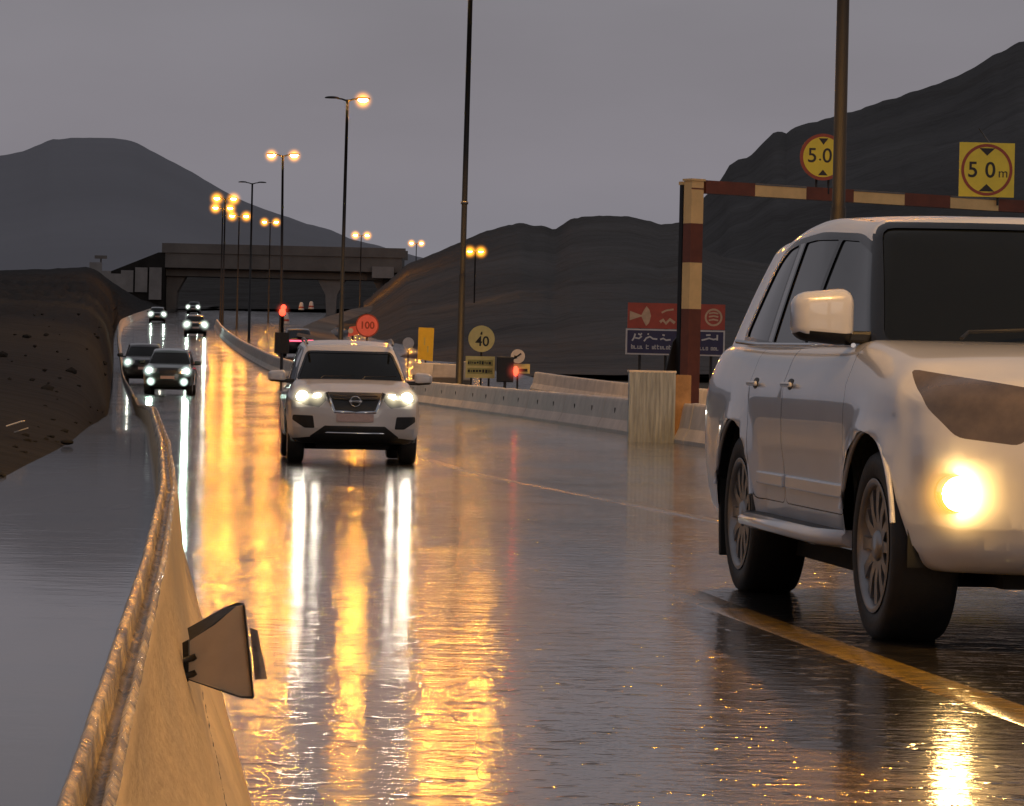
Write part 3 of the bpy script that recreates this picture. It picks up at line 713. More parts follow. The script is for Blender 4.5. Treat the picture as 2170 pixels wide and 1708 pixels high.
# white marker drums on the far road
for px, py, d, lab in ((638,650,345,'left one of two white plastic drums by the far road'), (659,648,350,'right one of two white plastic drums by the far road'), (604,680,230,'small white marker drum behind the red warning lamp post')):
    c = P(px,py+7,d); t = thing('marker_drum', lab, 'drum', c, 0, 'white marker drums')
    bm = NB(); lathe(bm,[(.02,0),(.30,0),(.31,.04),(.24,.45),(.2,.7),(.12,.8),(.0,.82)],16,'z'); obj('drum_body', bm, white_plastic, t)
    bm = NB(); lathe(bm,[(.285,.2),(.29,.21),(.265,.34),(.26,.35)],16,'z'); obj('band', bm, sign_redpanel, t)
# pale blocks (stacked barrier pieces) behind the middle white car
for px, py, d, w, h, lab in ((905,782,126,58,26,'long pale concrete block lying below the amber panel'), (942,786,118,50,30,'pale concrete block between amber panel and lamp pole'), (985,786,116,24,40,'narrow upright pale block just left of the pale yellow plate')):
    c = P(px,py,d); s = F/d
    bm = NB(); box(bm,(0,0,0),(w/s,.5,h/s),0,None,.03)
    for v in bm.verts: v.co.x *= 1-.12*(v.co.z/(h/s)); 
    tag(obj('concrete_block', bm, concrete_w, None, False, loc=(c.x,d,c.z)), lab, 'block', 'pale concrete blocks')
    zb = c.z-h/s/2; zg = G(d)-.15
    if zb > zg:
        bm = NB(); box(bm,(0,0,(zg-zb)/2),(w/s*1.05,.55,zb-zg-.004)); 
        o = obj('plinth', bm, concrete_g, bpy.data.objects[-1] if False else COL.objects[-1], False, loc=(0,0,-h/s/2))
# pale ramp curving up right of the opposite road
bm = NB(); Lf = [(628,712,190),(632,700,215),(650,688,250),(690,672,300),(745,655,360),(830,640,420)]; Rt = [(760,742,178),(722,722,200),(700,702,235),(722,684,290),(775,664,350),(860,645,415)]
va = [bm.verts.new(P(*p)) for p in Lf]; vb = [bm.verts.new(P(*p)) for p in Rt]
for i in range(len(va)-1): bm.faces.new((va[i],vb[i],vb[i+1],va[i+1]))
tag(obj('ramp_ground', bm, sand, None, True), kind='structure')
# loose stones over the left bank (nobody could count them)
bm = NB(); rs = random.Random(5)
for k in range(90):
    px = rs.choice((rs.uniform(-300,236), rs.uniform(0,232))); A = slope_foot(px); q = P(px, lin(sl_sil)(px), slope_ridge(px)); t = rs.random()**3*.16
    p = A.lerp(q, t); p.z = A.z+(q.z-A.z)*t**1.12
    r = rs.uniform(.008,.022)*(1+p.y/70)*rs.choice((.6,.8,1,1.7))
    vs = bmesh.ops.create_icosphere(bm, subdivisions=1, radius=r)['verts']
    for v in vs: v.co = Vector((v.co.x*rs.uniform(.7,1.4), v.co.y*rs.uniform(.7,1.3), v.co.z*rs.uniform(.4,.9))) + p + Vector((0,0,r*.15))
tag(obj('loose_stones', bm, stone_m), kind='stuff')
# litter on the left slope
p = slope_pt(37,930); k = 36*p.y/F
bm = NB(); box(bm,(0,0,.02),(k,.10,k*.09),0,Matrix.Rotation(radians(-19),3,'Y'),.004); box(bm,(.02,.05,-.01),(k*.8,.05,k*.05),0,Matrix.Rotation(radians(-19),3,'Y'))
tag(obj('plank', bm, white_plastic, None, False, loc=p+Vector((0,0,.05))), 'small pale plank lying on the dark slope at far left', 'plank')
p = slope_pt(145,950)
bm = NB(); bmesh.ops.create_icosphere(bm, subdivisions=3, radius=14*p.y/F)
for v in bm.verts: v.co *= 1+.35*noise.noise(v.co*6); v.co.z *= .45
tag(obj('rock', bm, earth, None, True, loc=p+Vector((0,0,.03))), 'dark low rock on the slope beside the wet shoulder', 'rock')

# ------------------------------------------------------------------ cars
def off_poly(poly, d):
    n = len(poly); out = []; A = sum(poly[i][0]*poly[(i+1)%n][1]-poly[(i+1)%n][0]*poly[i][1] for i in range(n)); sg = 1 if A > 0 else -1
    for i in range(n):
        p0, p1, p2 = poly[i-1], poly[i], poly[(i+1)%n]
        def nrm(a, b):
            dx, dy = b[0]-a[0], b[1]-a[1]; l = math.hypot(dx, dy); return (dy/l*sg, -dx/l*sg)
        n1, n2 = nrm(p0,p1), nrm(p1,p2); k = 1+n1[0]*n2[0]+n1[1]*n2[1]
        out.append((p1[0]+d*(n1[0]+n2[0])/k, p1[1]+d*(n1[1]+n2[1])/k))
    return out
def round_poly(poly, r, n=3):
    out = []; N = len(poly)
    for i in range(N):
        rr = r[i] if isinstance(r, (list,tuple)) else r
        p = Vector(poly[i]); a = (Vector(poly[i-1])-p); b = (Vector(poly[(i+1)%N])-p)
        q = min(rr, a.length*.45, b.length*.45)
        if q < .003: out.append(tuple(p)); continue
        A = p+a.normalized()*q; B = p+b.normalized()*q
        for k in range(n+1):
            t = k/n; out.append(tuple(A*(1-t)**2 + p*2*t*(1-t) + B*t*t))
    return out
def inside(poly, x, y):
    c = False; n = len(poly); j = n-1
    for i in range(n):
        if (poly[i][1] > y) != (poly[j][1] > y) and x < (poly[j][0]-poly[i][0])*(y-poly[i][1])/(poly[j][1]-poly[i][1])+poly[i][0]: c = not c
        j = i
    return c
def cut(bm, poly, axis, side, val, lay, nmin=.25, cond=None):
    """score the convex poly into the faces that look along side*axis and mark what lies inside with val"""
    if axis == 'y': g = lambda c: (c.x, c.z); nz = lambda n: n.y; mk = lambda a, b: Vector((a,0,b))
    elif axis == 'x': g = lambda c: (c.y, c.z); nz = lambda n: n.x; mk = lambda a, b: Vector((0,a,b))
    else: g = lambda c: (c.x, c.y); nz = lambda n: n.z; mk = lambda a, b: Vector((a,b,0))
    x0 = min(p[0] for p in poly)-.01; x1 = max(p[0] for p in poly)+.01; y0 = min(p[1] for p in poly)-.01; y1 = max(p[1] for p in poly)+.01
    def sub():
        out = []
        for f in bm.faces:
            if nz(f.normal)*side < nmin: continue
            if cond and not cond(f.calc_center_median()): continue
            q = [g(v.co) for v in f.verts]
            if max(a for a,_ in q) < x0 or min(a for a,_ in q) > x1 or max(b for _,b in q) < y0 or min(b for _,b in q) > y1: continue
            out.append(f)
        return out
    n = len(poly)
    for i in range(n):
        p, q = poly[i], poly[(i+1)%n]; dx, dy = q[0]-p[0], q[1]-p[1]
        if math.hypot(dx,dy) < 1e-4: continue
        fs = sub(); gm = list({v for f in fs for v in f.verts}) + list({e for f in fs for e in f.edges}) + fs
        bmesh.ops.bisect_plane(bm, geom=gm, dist=1e-5, plane_co=mk(*p), plane_no=mk(-dy,dx).normalized())
    bm.normal_update()
    for f in sub():
        if inside(poly, *g(f.calc_center_median())): f[lay] = val
def rgrid(h, r, res):
    """coordinates along one box axis, dense inside the rounded edge"""
    c = [-h + r*(1-tan(radians(45-15*k))) for k in range(3)]
    n = max(2, int((2*(h-r))/res)); m = [-(h-r) + 2*(h-r)*k/n for k in range(n+1)]
    return c + m + [-q for q in c[::-1]]
def rbox(bm, cen, hs, r, res, fn):
    ax = [rgrid(hs[i], r, res) for i in range(3)]; N = [len(a) for a in ax]; V = {}
    def vert(i, j, k):
        if (i,j,k) not in V:
            p = Vector((ax[0][i], ax[1][j], ax[2][k]))
            q = Vector([max(-(hs[t]-r), min(hs[t]-r, p[t])) for t in range(3)]); dlt = p-q
            if dlt.length > 1e-9: p = q + dlt.normalized()*r
            V[(i,j,k)] = bm.verts.new(fn(p + cen))
        return V[(i,j,k)]
    for a, b, c in ((0,1,2),(1,2,0),(2,0,1)):
        for s in (0, N[c]-1):
            for i in range(N[a]-1):
                for j in range(N[b]-1):
                    def ix(u, w):
                        t = [0,0,0]; t[a] = u; t[b] = w; t[c] = s; return vert(*t)
                    q = [ix(i,j), ix(i+1,j), ix(i+1,j+1), ix(i,j+1)]
                    bm.faces.new(q if s else q[::-1])
    bm.normal_update()
def split_parts(bm, lay, table, root, inset=()):
    """one mesh per mark; vertex normals of the whole shell are kept so the split panels shade as one skin"""
    bm.normal_update(); made = {}
    for val, (name, m) in table.items():
        allf = [f for f in bm.faces if f[lay] == val]
        halves = [[f for f in allf if f.calc_center_median().y < 0], [f for f in allf if f.calc_center_median().y >= 0]] if val in (9,31,33,12) else [allf]
        for fs in halves:
            if not fs: continue
            idx = {}; vs = []; ns = []; faces = []
            for f in fs:
                row = []
                for v in f.verts:
                    if v not in idx:
                        idx[v] = len(vs); vs.append(v.co - (v.normal*.007 if val in inset else Vector())); ns.append(v.normal.copy())
                    row.append(idx[v])
                faces.append(row)
            me = bpy.data.meshes.new(name); me.from_pydata(vs, [], faces); me.materials.append(m)
            me.polygons.foreach_set('use_smooth', [True]*len(me.polygons)); me.update()
            me.normals_split_custom_set_from_vertices(ns)
            o = bpy.data.objects.new(name, me); COL.objects.link(o); o.parent = root; made[val] = o
    return made
def sm(a, b, x):
    t = max(0, min(1, (x-a)/(b-a))); return t*t*(3-2*t)
def wheel(root, x, y, z, R, rimR, w, spokes, side, rim_m, hi=True):
    n = 44 if hi else 20
    wr = thing('wheel', None, None, (x,y,z)); wr.parent = root
    bm = NB(); hw = w/2
    lathe(bm, [(rimR,-hw*.82),(rimR+.012,-hw*.95),(R-.05,-hw),(R-.018,-hw*.93),(R,-hw*.72),(R+.002,0),(R,hw*.72),(R-.018,hw*.93),(R-.05,hw),(rimR+.012,hw*.95),(rimR,hw*.82)], n, 'y', cap=False)
    obj('tyre', bm, rubber, wr)
    bm = NB(); o = side
    lathe(bm, [(rimR+.004,o*hw*.97),(rimR-.012,o*hw*1.0),(rimR-.03,o*hw*.86),(rimR-.035,-o*hw*.6)], n, 'y', cap=False)
    for k in range(spokes):
        a = 2*pi*k/spokes; vs = []
        for rr, ww, yy in ((.05,.028,.80),(rimR*.55,.020,.86),(rimR-.02,.030,.84)):
            for sgn in (-1,1):
                for dpt in (0,-.35):
                    vs.append(bm.verts.new((rr*cos(a)-sgn*ww*sin(a), o*hw*(yy+dpt), rr*sin(a)+sgn*ww*cos(a))))
        for q in (0,4):
            A = vs[q:q+8]
            for t in ((0,2,6,4),(0,4,5,1),(2,3,7,6)): bm.faces.new([A[i] for i in t])
    lathe(bm, [(.0,o*hw*.93),(.05,o*hw*.92),(.065,o*hw*.84),(.07,o*hw*.4)], 16, 'y')
    bmesh.ops.recalc_face_normals(bm, faces=bm.faces[:])
    obj('rim', bm, rim_m, wr)
    bm = NB(); lathe(bm, [(0,o*hw*.2),(rimR-.04,o*hw*.2),(rimR-.04,-o*hw*.5),(0,-o*hw*.5)], 20, 'y'); obj('brake_disc', bm, dark_under, wr)
    return wr

def suv(root, p, res=.09, hi=True, paint=None, side_detail=True):
    """p: dimensions and shapes of one car; x forward, y left, z up, origin on the ground between the axles"""
    fx, rx, W, za, wb = p['front'], p['rear'], p['W'], p['arch_r'], p['wb']/2; belt = p['belt']; z0 = p['z0']; wz = p['tyre_R']
    T = curve(p['top']); WF = curve(p['plan']); SZ = curve(p['sect'])
    cx = (fx+rx)/2; hx = (fx-rx)/2; cz = (z0+belt)/2; hz = (belt-z0)/2; nk = p.get('nose',.26)
    def fl(v):
        x, y, z = v.x, v.y, v.z; a = abs(y)/W
        t = sm(z0+(belt-z0)*.55, belt, z)
        zz = z + (T(x)-belt)*t
        zz -= p.get('crown',.04)*(a**2.6)*sm(wb-.6, wb+.2, x)*sm(belt-.35, belt, z)
        yy = y*WF(x)*SZ(zz)
        xx = x
        kf = sm(wb+.2, fx, x); xx -= kf*(nk*a**2.7 + p['rake_top']*sm(.72, T(fx)+.02, zz)**1.3 + .10*sm(.52, .25, zz))
        kr = sm(-wb-.25, rx, x); xx += kr*(p.get('tail',.20)*a**3 + .10*sm(.85, belt, zz) + .06*sm(.5,.3,zz))
        for wx in (wb, -wb):
            r = math.hypot(xx-wx, zz-wz)
            yy += (1 if y > 0 else -1)*p['flare']*max(0, 1-abs(r-za)/.13)**1.2*min(1, abs(y)/(W*.8))**4
        # shoulder crease and lower door scallop
        yy += (1 if y > 0 else -1)*(.012*math.exp(-((zz-p['crease'])/.05)**2) - .016*math.exp(-((zz-.62)/.12)**2)*sm(wb-.35,wb-.6,abs(xx)))*min(1, abs(y)/(W*.8))**4
        return Vector((xx, yy, zz))
    bm = NB(); lay = bm.faces.layers.int.new('part')
    rbox(bm, Vector((cx,0,cz)), (hx,W,hz), p.get('er',.11), res, fl)
    for s in (-1,1):
        if hi:
            for k, d in enumerate(p['doors']):
                dp = round_poly(d, .05); cut(bm, off_poly(dp,.006), 'y', s, 9, lay); cut(bm, dp, 'y', s, 20+2*k+(s>0), lay)
        for wx in (wb, -wb):
            cut(bm, disc(za+.028, 28, (wx,wz)), 'y', s, 12, lay, .05, (lambda c: abs(c.y) > .5)) if p.get('arch_trim') else None
            cut(bm, disc(za, 28, (wx,wz)), 'y', s, 1, lay, .05, (lambda c: abs(c.y) > .5))
        for (val, poly) in p['front_cuts']:
            if s > 0 and val in p['center']: continue
            pl = [(-s*a, b) for a, b in poly] if val not in p['center'] else poly
            cut(bm, pl, 'x', 1, val + (s > 0)*(0 if val in p['center'] else 100), lay, p.get('fmin',.22))
        for (val, poly) in p.get('rear_cuts', []):
            cut(bm, [(s*a,b) for a,b in poly], 'x', -1, val, lay, .2)
        for (val, poly) in p.get('side_cuts', []):
            cut(bm, poly, 'y', s, val + (s > 0)*100, lay, .1)
    for f in list(bm.faces):
        c = f.calc_center_median()
        for wx in (wb,-wb):
            if f.normal.z < -.3 and math.hypot(c.x-wx, c.z-wz) < za+.02 and abs(c.y) > .5: f[lay] = 1
    bmesh.ops.delete(bm, geom=[f for f in bm.faces if f[lay] == 1], context='FACES')
    tb = {0:('body',paint), 9:('shut_line',trim_black), 12:('wheel_arch_trim',plastic)}
    for k in range(len(p['doors'])):
        tb[20+2*k] = ('door',paint); tb[21+2*k] = ('door',paint)
    for val,(nm,m) in p['cut_mats'].items():
        tb[val] = (nm,m)
        if val not in p['center']: tb[val+100] = (nm,m)
    made = split_parts(bm, lay, tb, root, p.get('inset',())); bm.free()
    # cabin
    gx0, gx1, gz0, gz1, gw = p['cab']; hh = gz1-gz0
    def fg(v):
        x, y, z = v.x, v.y, v.z; h = (z-gz0)/hh
        u = (x-gx0)/(gx1-gx0)
        xx = x - h*p['rakeF']*sm(.30,1,u) + h*p['rakeR']*sm(.45,0,u)
        a = abs(y)/gw
        xx -= .10*a**2.4*sm(.75,1,u); xx += .10*a**2.4*sm(.2,0,u)
        yy = y*(1 - p['tumble']*h - .03*h*h)*(1-.05*sm(.55,1,u) - .05*sm(.35,0,u))
        zz = z - h*h*(p['roof_drop_f']*sm(.45,1,u)**1.4 + p['roof_drop_r']*sm(.6,0,u)**1.5) - .035*h*a*a
        return Vector((xx,yy,zz))
    bm = NB(); lay = bm.faces.layers.int.new('part')
    rbox(bm, Vector(((gx0+gx1)/2,0,(gz0+gz1)/2)), ((gx1-gx0)/2,gw,hh/2), p.get('cr',.085), res*.8, fg)
    for s in (-1,1):
        if hi or True:
            ol = round_poly(p['glass_outline'], p.get('outline_r',.06)); cut(bm, off_poly(ol,.022), 'y', s, 31, lay, .2)
            for k, w in enumerate(p['windows']):
                cut(bm, round_poly(w, p['win_r'][k]), 'y', s, 40+2*k+(s>0), lay, .2)
            for q in p.get('pillars', []): cut(bm, q, 'y', s, 33, lay, .2)
    ws = round_poly(p['windshield'], .05); cut(bm, off_poly(ws,.03), 'x', 1, 30, lay, .2); cut(bm, ws, 'x', 1, 32, lay, .2)
    rs = round_poly(p['rear_glass'], .05); cut(bm, rs, 'x', -1, 34, lay, .2)
    tb = {0:('roof',paint), 30:('windscreen_surround',trim_black), 31:('window_surround',trim_black), 32:('windscreen',glass_front), 33:('pillar',p.get('pillar_m',paint_grey)), 34:('rear_window',glass_dark)}
    for k in range(len(p['windows'])): tb[40+2*k] = ('side_window',glass_dark); tb[41+2*k] = ('side_window',glass_dark)
    made2 = split_parts(bm, lay, tb, root, (40,41,42,43,44,45,32)); bm.free()
    # wheels and wells
    for s in (-1,1):
        for wx in (wb,-wb):
            yc = s*(W-p['track_in']-p['tyre_w']/2)
            wheel(root, wx, yc, wz, wz, p['rim_R'], p['tyre_w'], p['spokes'], s, alloy, hi)
            bm = NB(); n = 20; r = za+.012
            a = [bm.verts.new((wx+r*cos(pi*1.08*k/n-.04*pi), s*(W-.05), wz+r*sin(pi*1.08*k/n-.04*pi))) for k in range(n+1)]
            b = [bm.verts.new((v.co.x, s*(W-.50), v.co.z)) for v in a]
            for i in range(n): bm.faces.new((a[i],a[i+1],b[i+1],b[i]))
            bm.faces.new(b); obj('wheel_well', bm, dark_under, root, True)
    bm = NB(); box(bm, (0,0,z0-.03), (wb*2-.5, W*1.5, .16)); box(bm, (wb+.2,0,z0+.0), (.6,W*1.1,.14)); box(bm,(-wb-.3,0,z0+.0),(.7,W*1.1,.12)); tube(bm,[(-wb,-W*.7,wz-.04),(-wb,W*.7,wz-.04)],.06)
    obj('underbody', bm, dark_under, root)
    # mirrors
    mx, my, mz, msx, msy, msz = p['mirror']
    for s in (-1,1):
        bm = NB(); rbox(bm, Vector((0,0,0)), (msx,msy,msz), min(msx,msy,msz)*.75, .06, lambda v: Vector((v.x-.25*abs(v.y)*0 + (.06*(v.z/msz)*0), v.y, v.z*(1-.12*(v.y*s/msy)))))
        for f in bm.faces:
            if f.calc_center_median().z < -msz*.62: f.material_index = 1
        mo = obj('wing_mirror', bm, [p.get('mirror_m',paint), plastic], root, True, loc=(mx, s*my, mz))
        bm = NB(); box(bm, (-.01,-s*(msy*.9+.03),-msz*.75), (.11,.22,.055),0,None,.015); obj('mirror_arm', bm, plastic, mo)
    return made, made2

SUVL = dict(tail=.12, front=2.37, rear=-2.62, W=.985, wb=2.85, belt=1.24, z0=.325, tyre_R=.398, rim_R=.275, tyre_w=.285, arch_r=.475, flare=.035, track_in=.02, spokes=12, nose=.30, rake_top=.14, crease=1.02, crown=.05, er=.10,
    top=[(-2.62,1.25),(-1,1.25),(.6,1.245),(.95,1.26),(1.3,1.25),(1.75,1.205),(2.1,1.15),(2.4,1.09)],
    plan=[(-2.65,.965),(-2.2,.99),(-1.4,1.0),(1.4,1.0),(1.9,.975),(2.4,.90)],
    sect=[(.3,.93),(.45,.965),(.62,.99),(.85,1.0),(1.02,.99),(1.15,.955),(1.26,.925)],
    doors=[[(.92,.50),(.92,1.30),(-.34,1.30),(-.34,.50)], [(-.36,.50),(-.36,1.30),(-1.14,1.30),(-1.14,.98),(-.95,.50)]],
    front_cuts=[(60,round_poly([(.42,1.0),(.50,1.065),(.90,1.135),(.885,.985),(.80,.865),(.58,.84)],.03)), (62,round_poly([(.60,.50),(.62,.72),(.86,.74),(.90,.60),(.84,.50)],.04)), (65,[(-.33,1.0),(-.40,.66),(.40,.66),(.33,1.0)]), (66,[(-.50,.56),(-.42,.40),(.42,.40),(.50,.56)])],
    center=(65,66), cut_mats={60:('headlight',lens_brown), 62:('fog_lamp_recess',paint_white), 65:('grille',grille_mat), 66:('lower_intake',plastic), 70:('tail_lamp',sign_red)},
    rear_cuts=[(70,[(.62,.95),(.62,1.2),(.95,1.2),(.95,.95)])],
    cab=(-2.52,1.10,1.12,1.885,.925), rakeF=.88, rakeR=.40, tumble=.215, roof_drop_f=.045, roof_drop_r=.075, cr=.09,
    glass_outline=[(.86,1.23),(.30,1.67),(-.05,1.735),(-.7,1.765),(-1.35,1.745),(-1.68,1.68),(-1.93,1.28)], outline_r=[.03,.05,.1,.1,.1,.12,.07],
    windows=[[(.80,1.245),(.27,1.655),(-.05,1.72),(-.32,1.735),(-.32,1.245)], [(-.375,1.247),(-.375,1.738),(-.8,1.75),(-1.03,1.745),(-1.03,1.252)], [(-1.185,1.262),(-1.185,1.74),(-1.42,1.722),(-1.64,1.66),(-1.87,1.29)]], win_r=[.02,.02,[.02,.02,.05,.09,.06]],
    pillars=[[(-1.065,1.256),(-1.065,1.745),(-1.15,1.742),(-1.15,1.260)]],
    windshield=[(-.79,1.255),(-.645,1.775),(.645,1.775),(.79,1.255)], rear_glass=[(-.70,1.28),(-.58,1.72),(.58,1.72),(.70,1.28)],
    mirror=(.70,1.035,1.355,.085,.135,.115), pillar_m=paint_grey)
def big_suv():
    root = thing('large_car', 'large white four wheel drive car cut off by the right edge', 'car', (2.285,15.25,-.014), radians(7.3)-pi/2)
    made, made2 = suv(root, SUVL, .085, True, paint_white)
    W = .985
    for s in (-1,1):
        # fog lamp
        bm = NB(); lathe(bm, [(.0,-.01),(.070,-.012),(.078,-.035),(.078,-.08)], 24, 'x', (0,0,0)); fo = obj('fog_lamp', bm, chrome, root, True, loc=(2.165,s*.80,.645))
        bm = NB(); ellipsoid(bm, (.012,0,0), (.03,.068,.068)); obj('fog_lamp_bulb', bm, fog_lit, fo)
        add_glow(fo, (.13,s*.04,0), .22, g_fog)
        # running board
        bm = NB(); prof = [(-.0,.0),(.16,.0),(.20,.02),(.205,.05),(.17,.075),(.0,.07)]; xs = [-1.02,-.94,-.80,0,.70,.86,.93]; yo = [.12,.05,.0,0,0,.05,.11]; rows = []
        for x, q in zip(xs, yo): rows.append([bm.verts.new((x, s*(W-.10+max(0,a-q) if a > .01 else W-.10), .36+b)) for a, b in prof])
        for r0, r1 in zip(rows, rows[1:]):
            for i in range(len(prof)):
                f = bm.faces.new((r0[i], r1[i], r1[(i+1)%len(prof)], r0[(i+1)%len(prof)])); f.material_index = 1 if i == 4 else 0; f.smooth = True
        bm.faces.new(rows[0]); bm.faces.new(rows[-1]); bmesh.ops.recalc_face_normals(bm, faces=bm.faces[:])
        obj('running_board', bm, [paint_white, plastic], root)
        # handles on the doors
        for k, xx in ((0,-.20),(1,-1.0)):
            d_ = made.get(20+2*k+(s>0))
            yy = s*(W*.985)
            bm = NB(); ellipsoid(bm, (xx,yy,1.045), (.085,.010,.036)); obj('handle_recess', bm, plastic, d_)
            bm = NB(); box(bm, (xx,yy+s*.026,1.052), (.20,.018,.024), 0, None, .008); obj('handle', bm, paint_white, d_)
        # door rubbing strip, chrome belt line, fender badge, mud flap
        for k, (a, b) in enumerate(((.90,-.26),(-.32,-.93))):
            bm = NB(); box(bm, ((a+b)/2, s*W*.985, .60), (abs(b-a), .018, .06), 0, None, .008); obj('door_moulding', bm, paint_white, made.get(20+2*k+(s>0)))
        bm = NB(); pts = [(.84,s*.925,1.232),(0,s*.935,1.236),(-1.2,s*.925,1.243),(-1.9,s*.895,1.262)]; tube(bm, pts, .011, 8); obj('belt_trim', bm, chrome, root)
        bm = NB(); box(bm, (1.02,s*.972,.97),(.08,.012,.03),0,None,.004); obj('side_repeater', bm, plastic, root)
        bm = NB(); box(bm, (-1.425-.50, s*(W-.165), .36),(.03,.29,.40),0,Matrix.Rotation(radians(-8),3,'Y'),.008); obj('mud_flap', bm, plastic, root)
        # arch lip
        for wx in (1.425,-1.425):
            bm = NB(); r = .478; pts = [(wx+r*cos(a), s*(W+.008), .398+r*sin(a)) for a in [radians(q) for q in range(14,170,6)]]
            tube(bm, pts, .012, 6); obj('arch_lip', bm, paint_white, root)
    # grille slats, plate, wipers, bonnet seam
    bm = NB()
    for z in (.72,.79,.86,.93): tube(bm, [(2.20,-.36,z),(2.235,0,z),(2.20,.36,z)], .016, 8)
    obj('grille_slats', bm, chrome, root)
    bm = NB(); box(bm, (2.29,0,.58),(.02,.52,.12),0,None,.004); obj('number_plate', bm, plate_mat, root)
    for y0 in (-.5,.15):
        bm = NB(); tube(bm, [(1.04,y0,1.27),(.97,y0+.05,1.30),(.91,y0+.5,1.325)], .009, 6); obj('wiper', bm, plastic, root)
    return root
big_suv()

SUVP = dict(front=2.42, rear=-2.58, W=.935, wb=2.90, belt=1.12, z0=.30, tyre_R=.375, rim_R=.235, tyre_w=.24, arch_r=.44, flare=.025, track_in=.02, spokes=10, nose=.26, rake_top=.10, crease=.92, crown=.06, er=.12,
    top=[(-2.6,1.14),(-1,1.14),(.9,1.17),(1.15,1.20),(1.6,1.155),(2.1,1.07),(2.42,1.015)],
    plan=[(-2.6,.93),(-2.1,.97),(-1.4,1.0),(1.4,1.0),(1.9,.985),(2.42,.93)],
    sect=[(.25,.93),(.45,.98),(.7,1.0),(.92,.995),(1.05,.95),(1.2,.90)],
    doors=[[(.95,.42),(.95,1.2),(-.25,1.2),(-.25,.42)], [(-.27,.42),(-.27,1.2),(-1.3,1.2),(-1.2,.85),(-1.0,.42)]],
    front_cuts=[(67,[(-.97,.20),(-.97,.345),(-.60,.39),(.60,.39),(.97,.345),(.97,.20)]), (66,[(-.62,.40),(-.42,.55),(.42,.55),(.62,.40),(.60,.26),(-.60,.26)]), (60,round_poly([(.40,.90),(.41,1.0),(.84,1.01),(.86,.90),(.70,.83),(.50,.80)],.02)), (62,round_poly([(.56,.51),(.585,.685),(.86,.69),(.87,.62),(.70,.51)],.02)),
                (65,round_poly([(-.385,1.02),(-.27,.755),(.27,.755),(.385,1.02)],.03))],
    center=(65,66,67), cut_mats={60:('headlight',mat('headlight glass',(.30,.29,.27),.1,metal=.5,coat=1.0,var=.2)), 62:('fog_lamp_recess',plastic), 65:('grille',grille_mat), 66:('lower_intake',plastic), 67:('front_skirt',plastic), 70:('tail_lamp',sign_red)},
    rear_cuts=[(70,[(.55,.85),(.55,1.05),(.95,1.05),(.95,.85)])],
    cab=(-2.45,1.25,1.05,1.775,.885), rakeF=1.00, rakeR=.45, tumble=.20, roof_drop_f=.07, roof_drop_r=.07, cr=.09,
    glass_outline=[(.95,1.15),(.2,1.60),(-.7,1.67),(-1.75,1.60),(-2.05,1.22)], outline_r=.06,
    windows=[[(.88,1.165),(.2,1.585),(-.25,1.63),(-.25,1.165)], [(-.31,1.168),(-.31,1.635),(-1.2,1.63),(-1.2,1.18)], [(-1.28,1.19),(-1.28,1.62),(-1.70,1.58),(-1.98,1.23)]], win_r=[.02,.02,.04],
    windshield=[(-.755,1.185),(-.60,1.575),(.60,1.575),(.755,1.185)], rear_glass=[(-.65,1.2),(-.55,1.6),(.55,1.6),(.65,1.2)],
    mirror=(.78,1.06,1.22,.08,.13,.085))
def head_cluster(root, s, x, y, z, m, g, gr, scale=1.0, second=True, parent=None):
    bm = NB(); lathe(bm, [(.0,-.03),(.075*scale,-.02),(.088*scale,.0),(.088*scale,-.05)], 20, 'x'); h_ = obj('headlamp', bm, chrome, root, True, loc=(x,s*y,z))
    bm = NB(); ellipsoid(bm, (.01,0,0), (.035,.07*scale,.07*scale)); obj('bulb', bm, m, h_)
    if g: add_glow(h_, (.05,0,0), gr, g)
    if second:
        bm = NB()
        pts = [(.155,-.075),(.23,.075),(.11,.085),(.05,.045)]
        prism(bm, [(-s*(.15)+0,0)]*0 or [(0,0),(.01,0),(.01,.01)], 0, .001) if False else None
        a = [(-s*.055,-.095),(-s*.085,-.02),(-s*.01,.085),(s*.055,.075),(s*.03,-.02)]
        va = [bm.verts.new((.07,q[0],q[1])) for q in a]; vb = [bm.verts.new((.0,q[0]*1.1,q[1]*1.1)) for q in a]
        bm.faces.new(va); 
        for i in range(len(a)): bm.faces.new((va[i],vb[i],vb[(i+1)%len(a)],va[(i+1)%len(a)]))
        bmesh.ops.recalc_face_normals(bm, faces=bm.faces[:])
        l2 = obj('inner_headlamp', bm, m, root, False, loc=(x+.035,s*(y-.225),z-.04))
        if g: add_glow(l2, (.05,0,0), gr*.75, g)
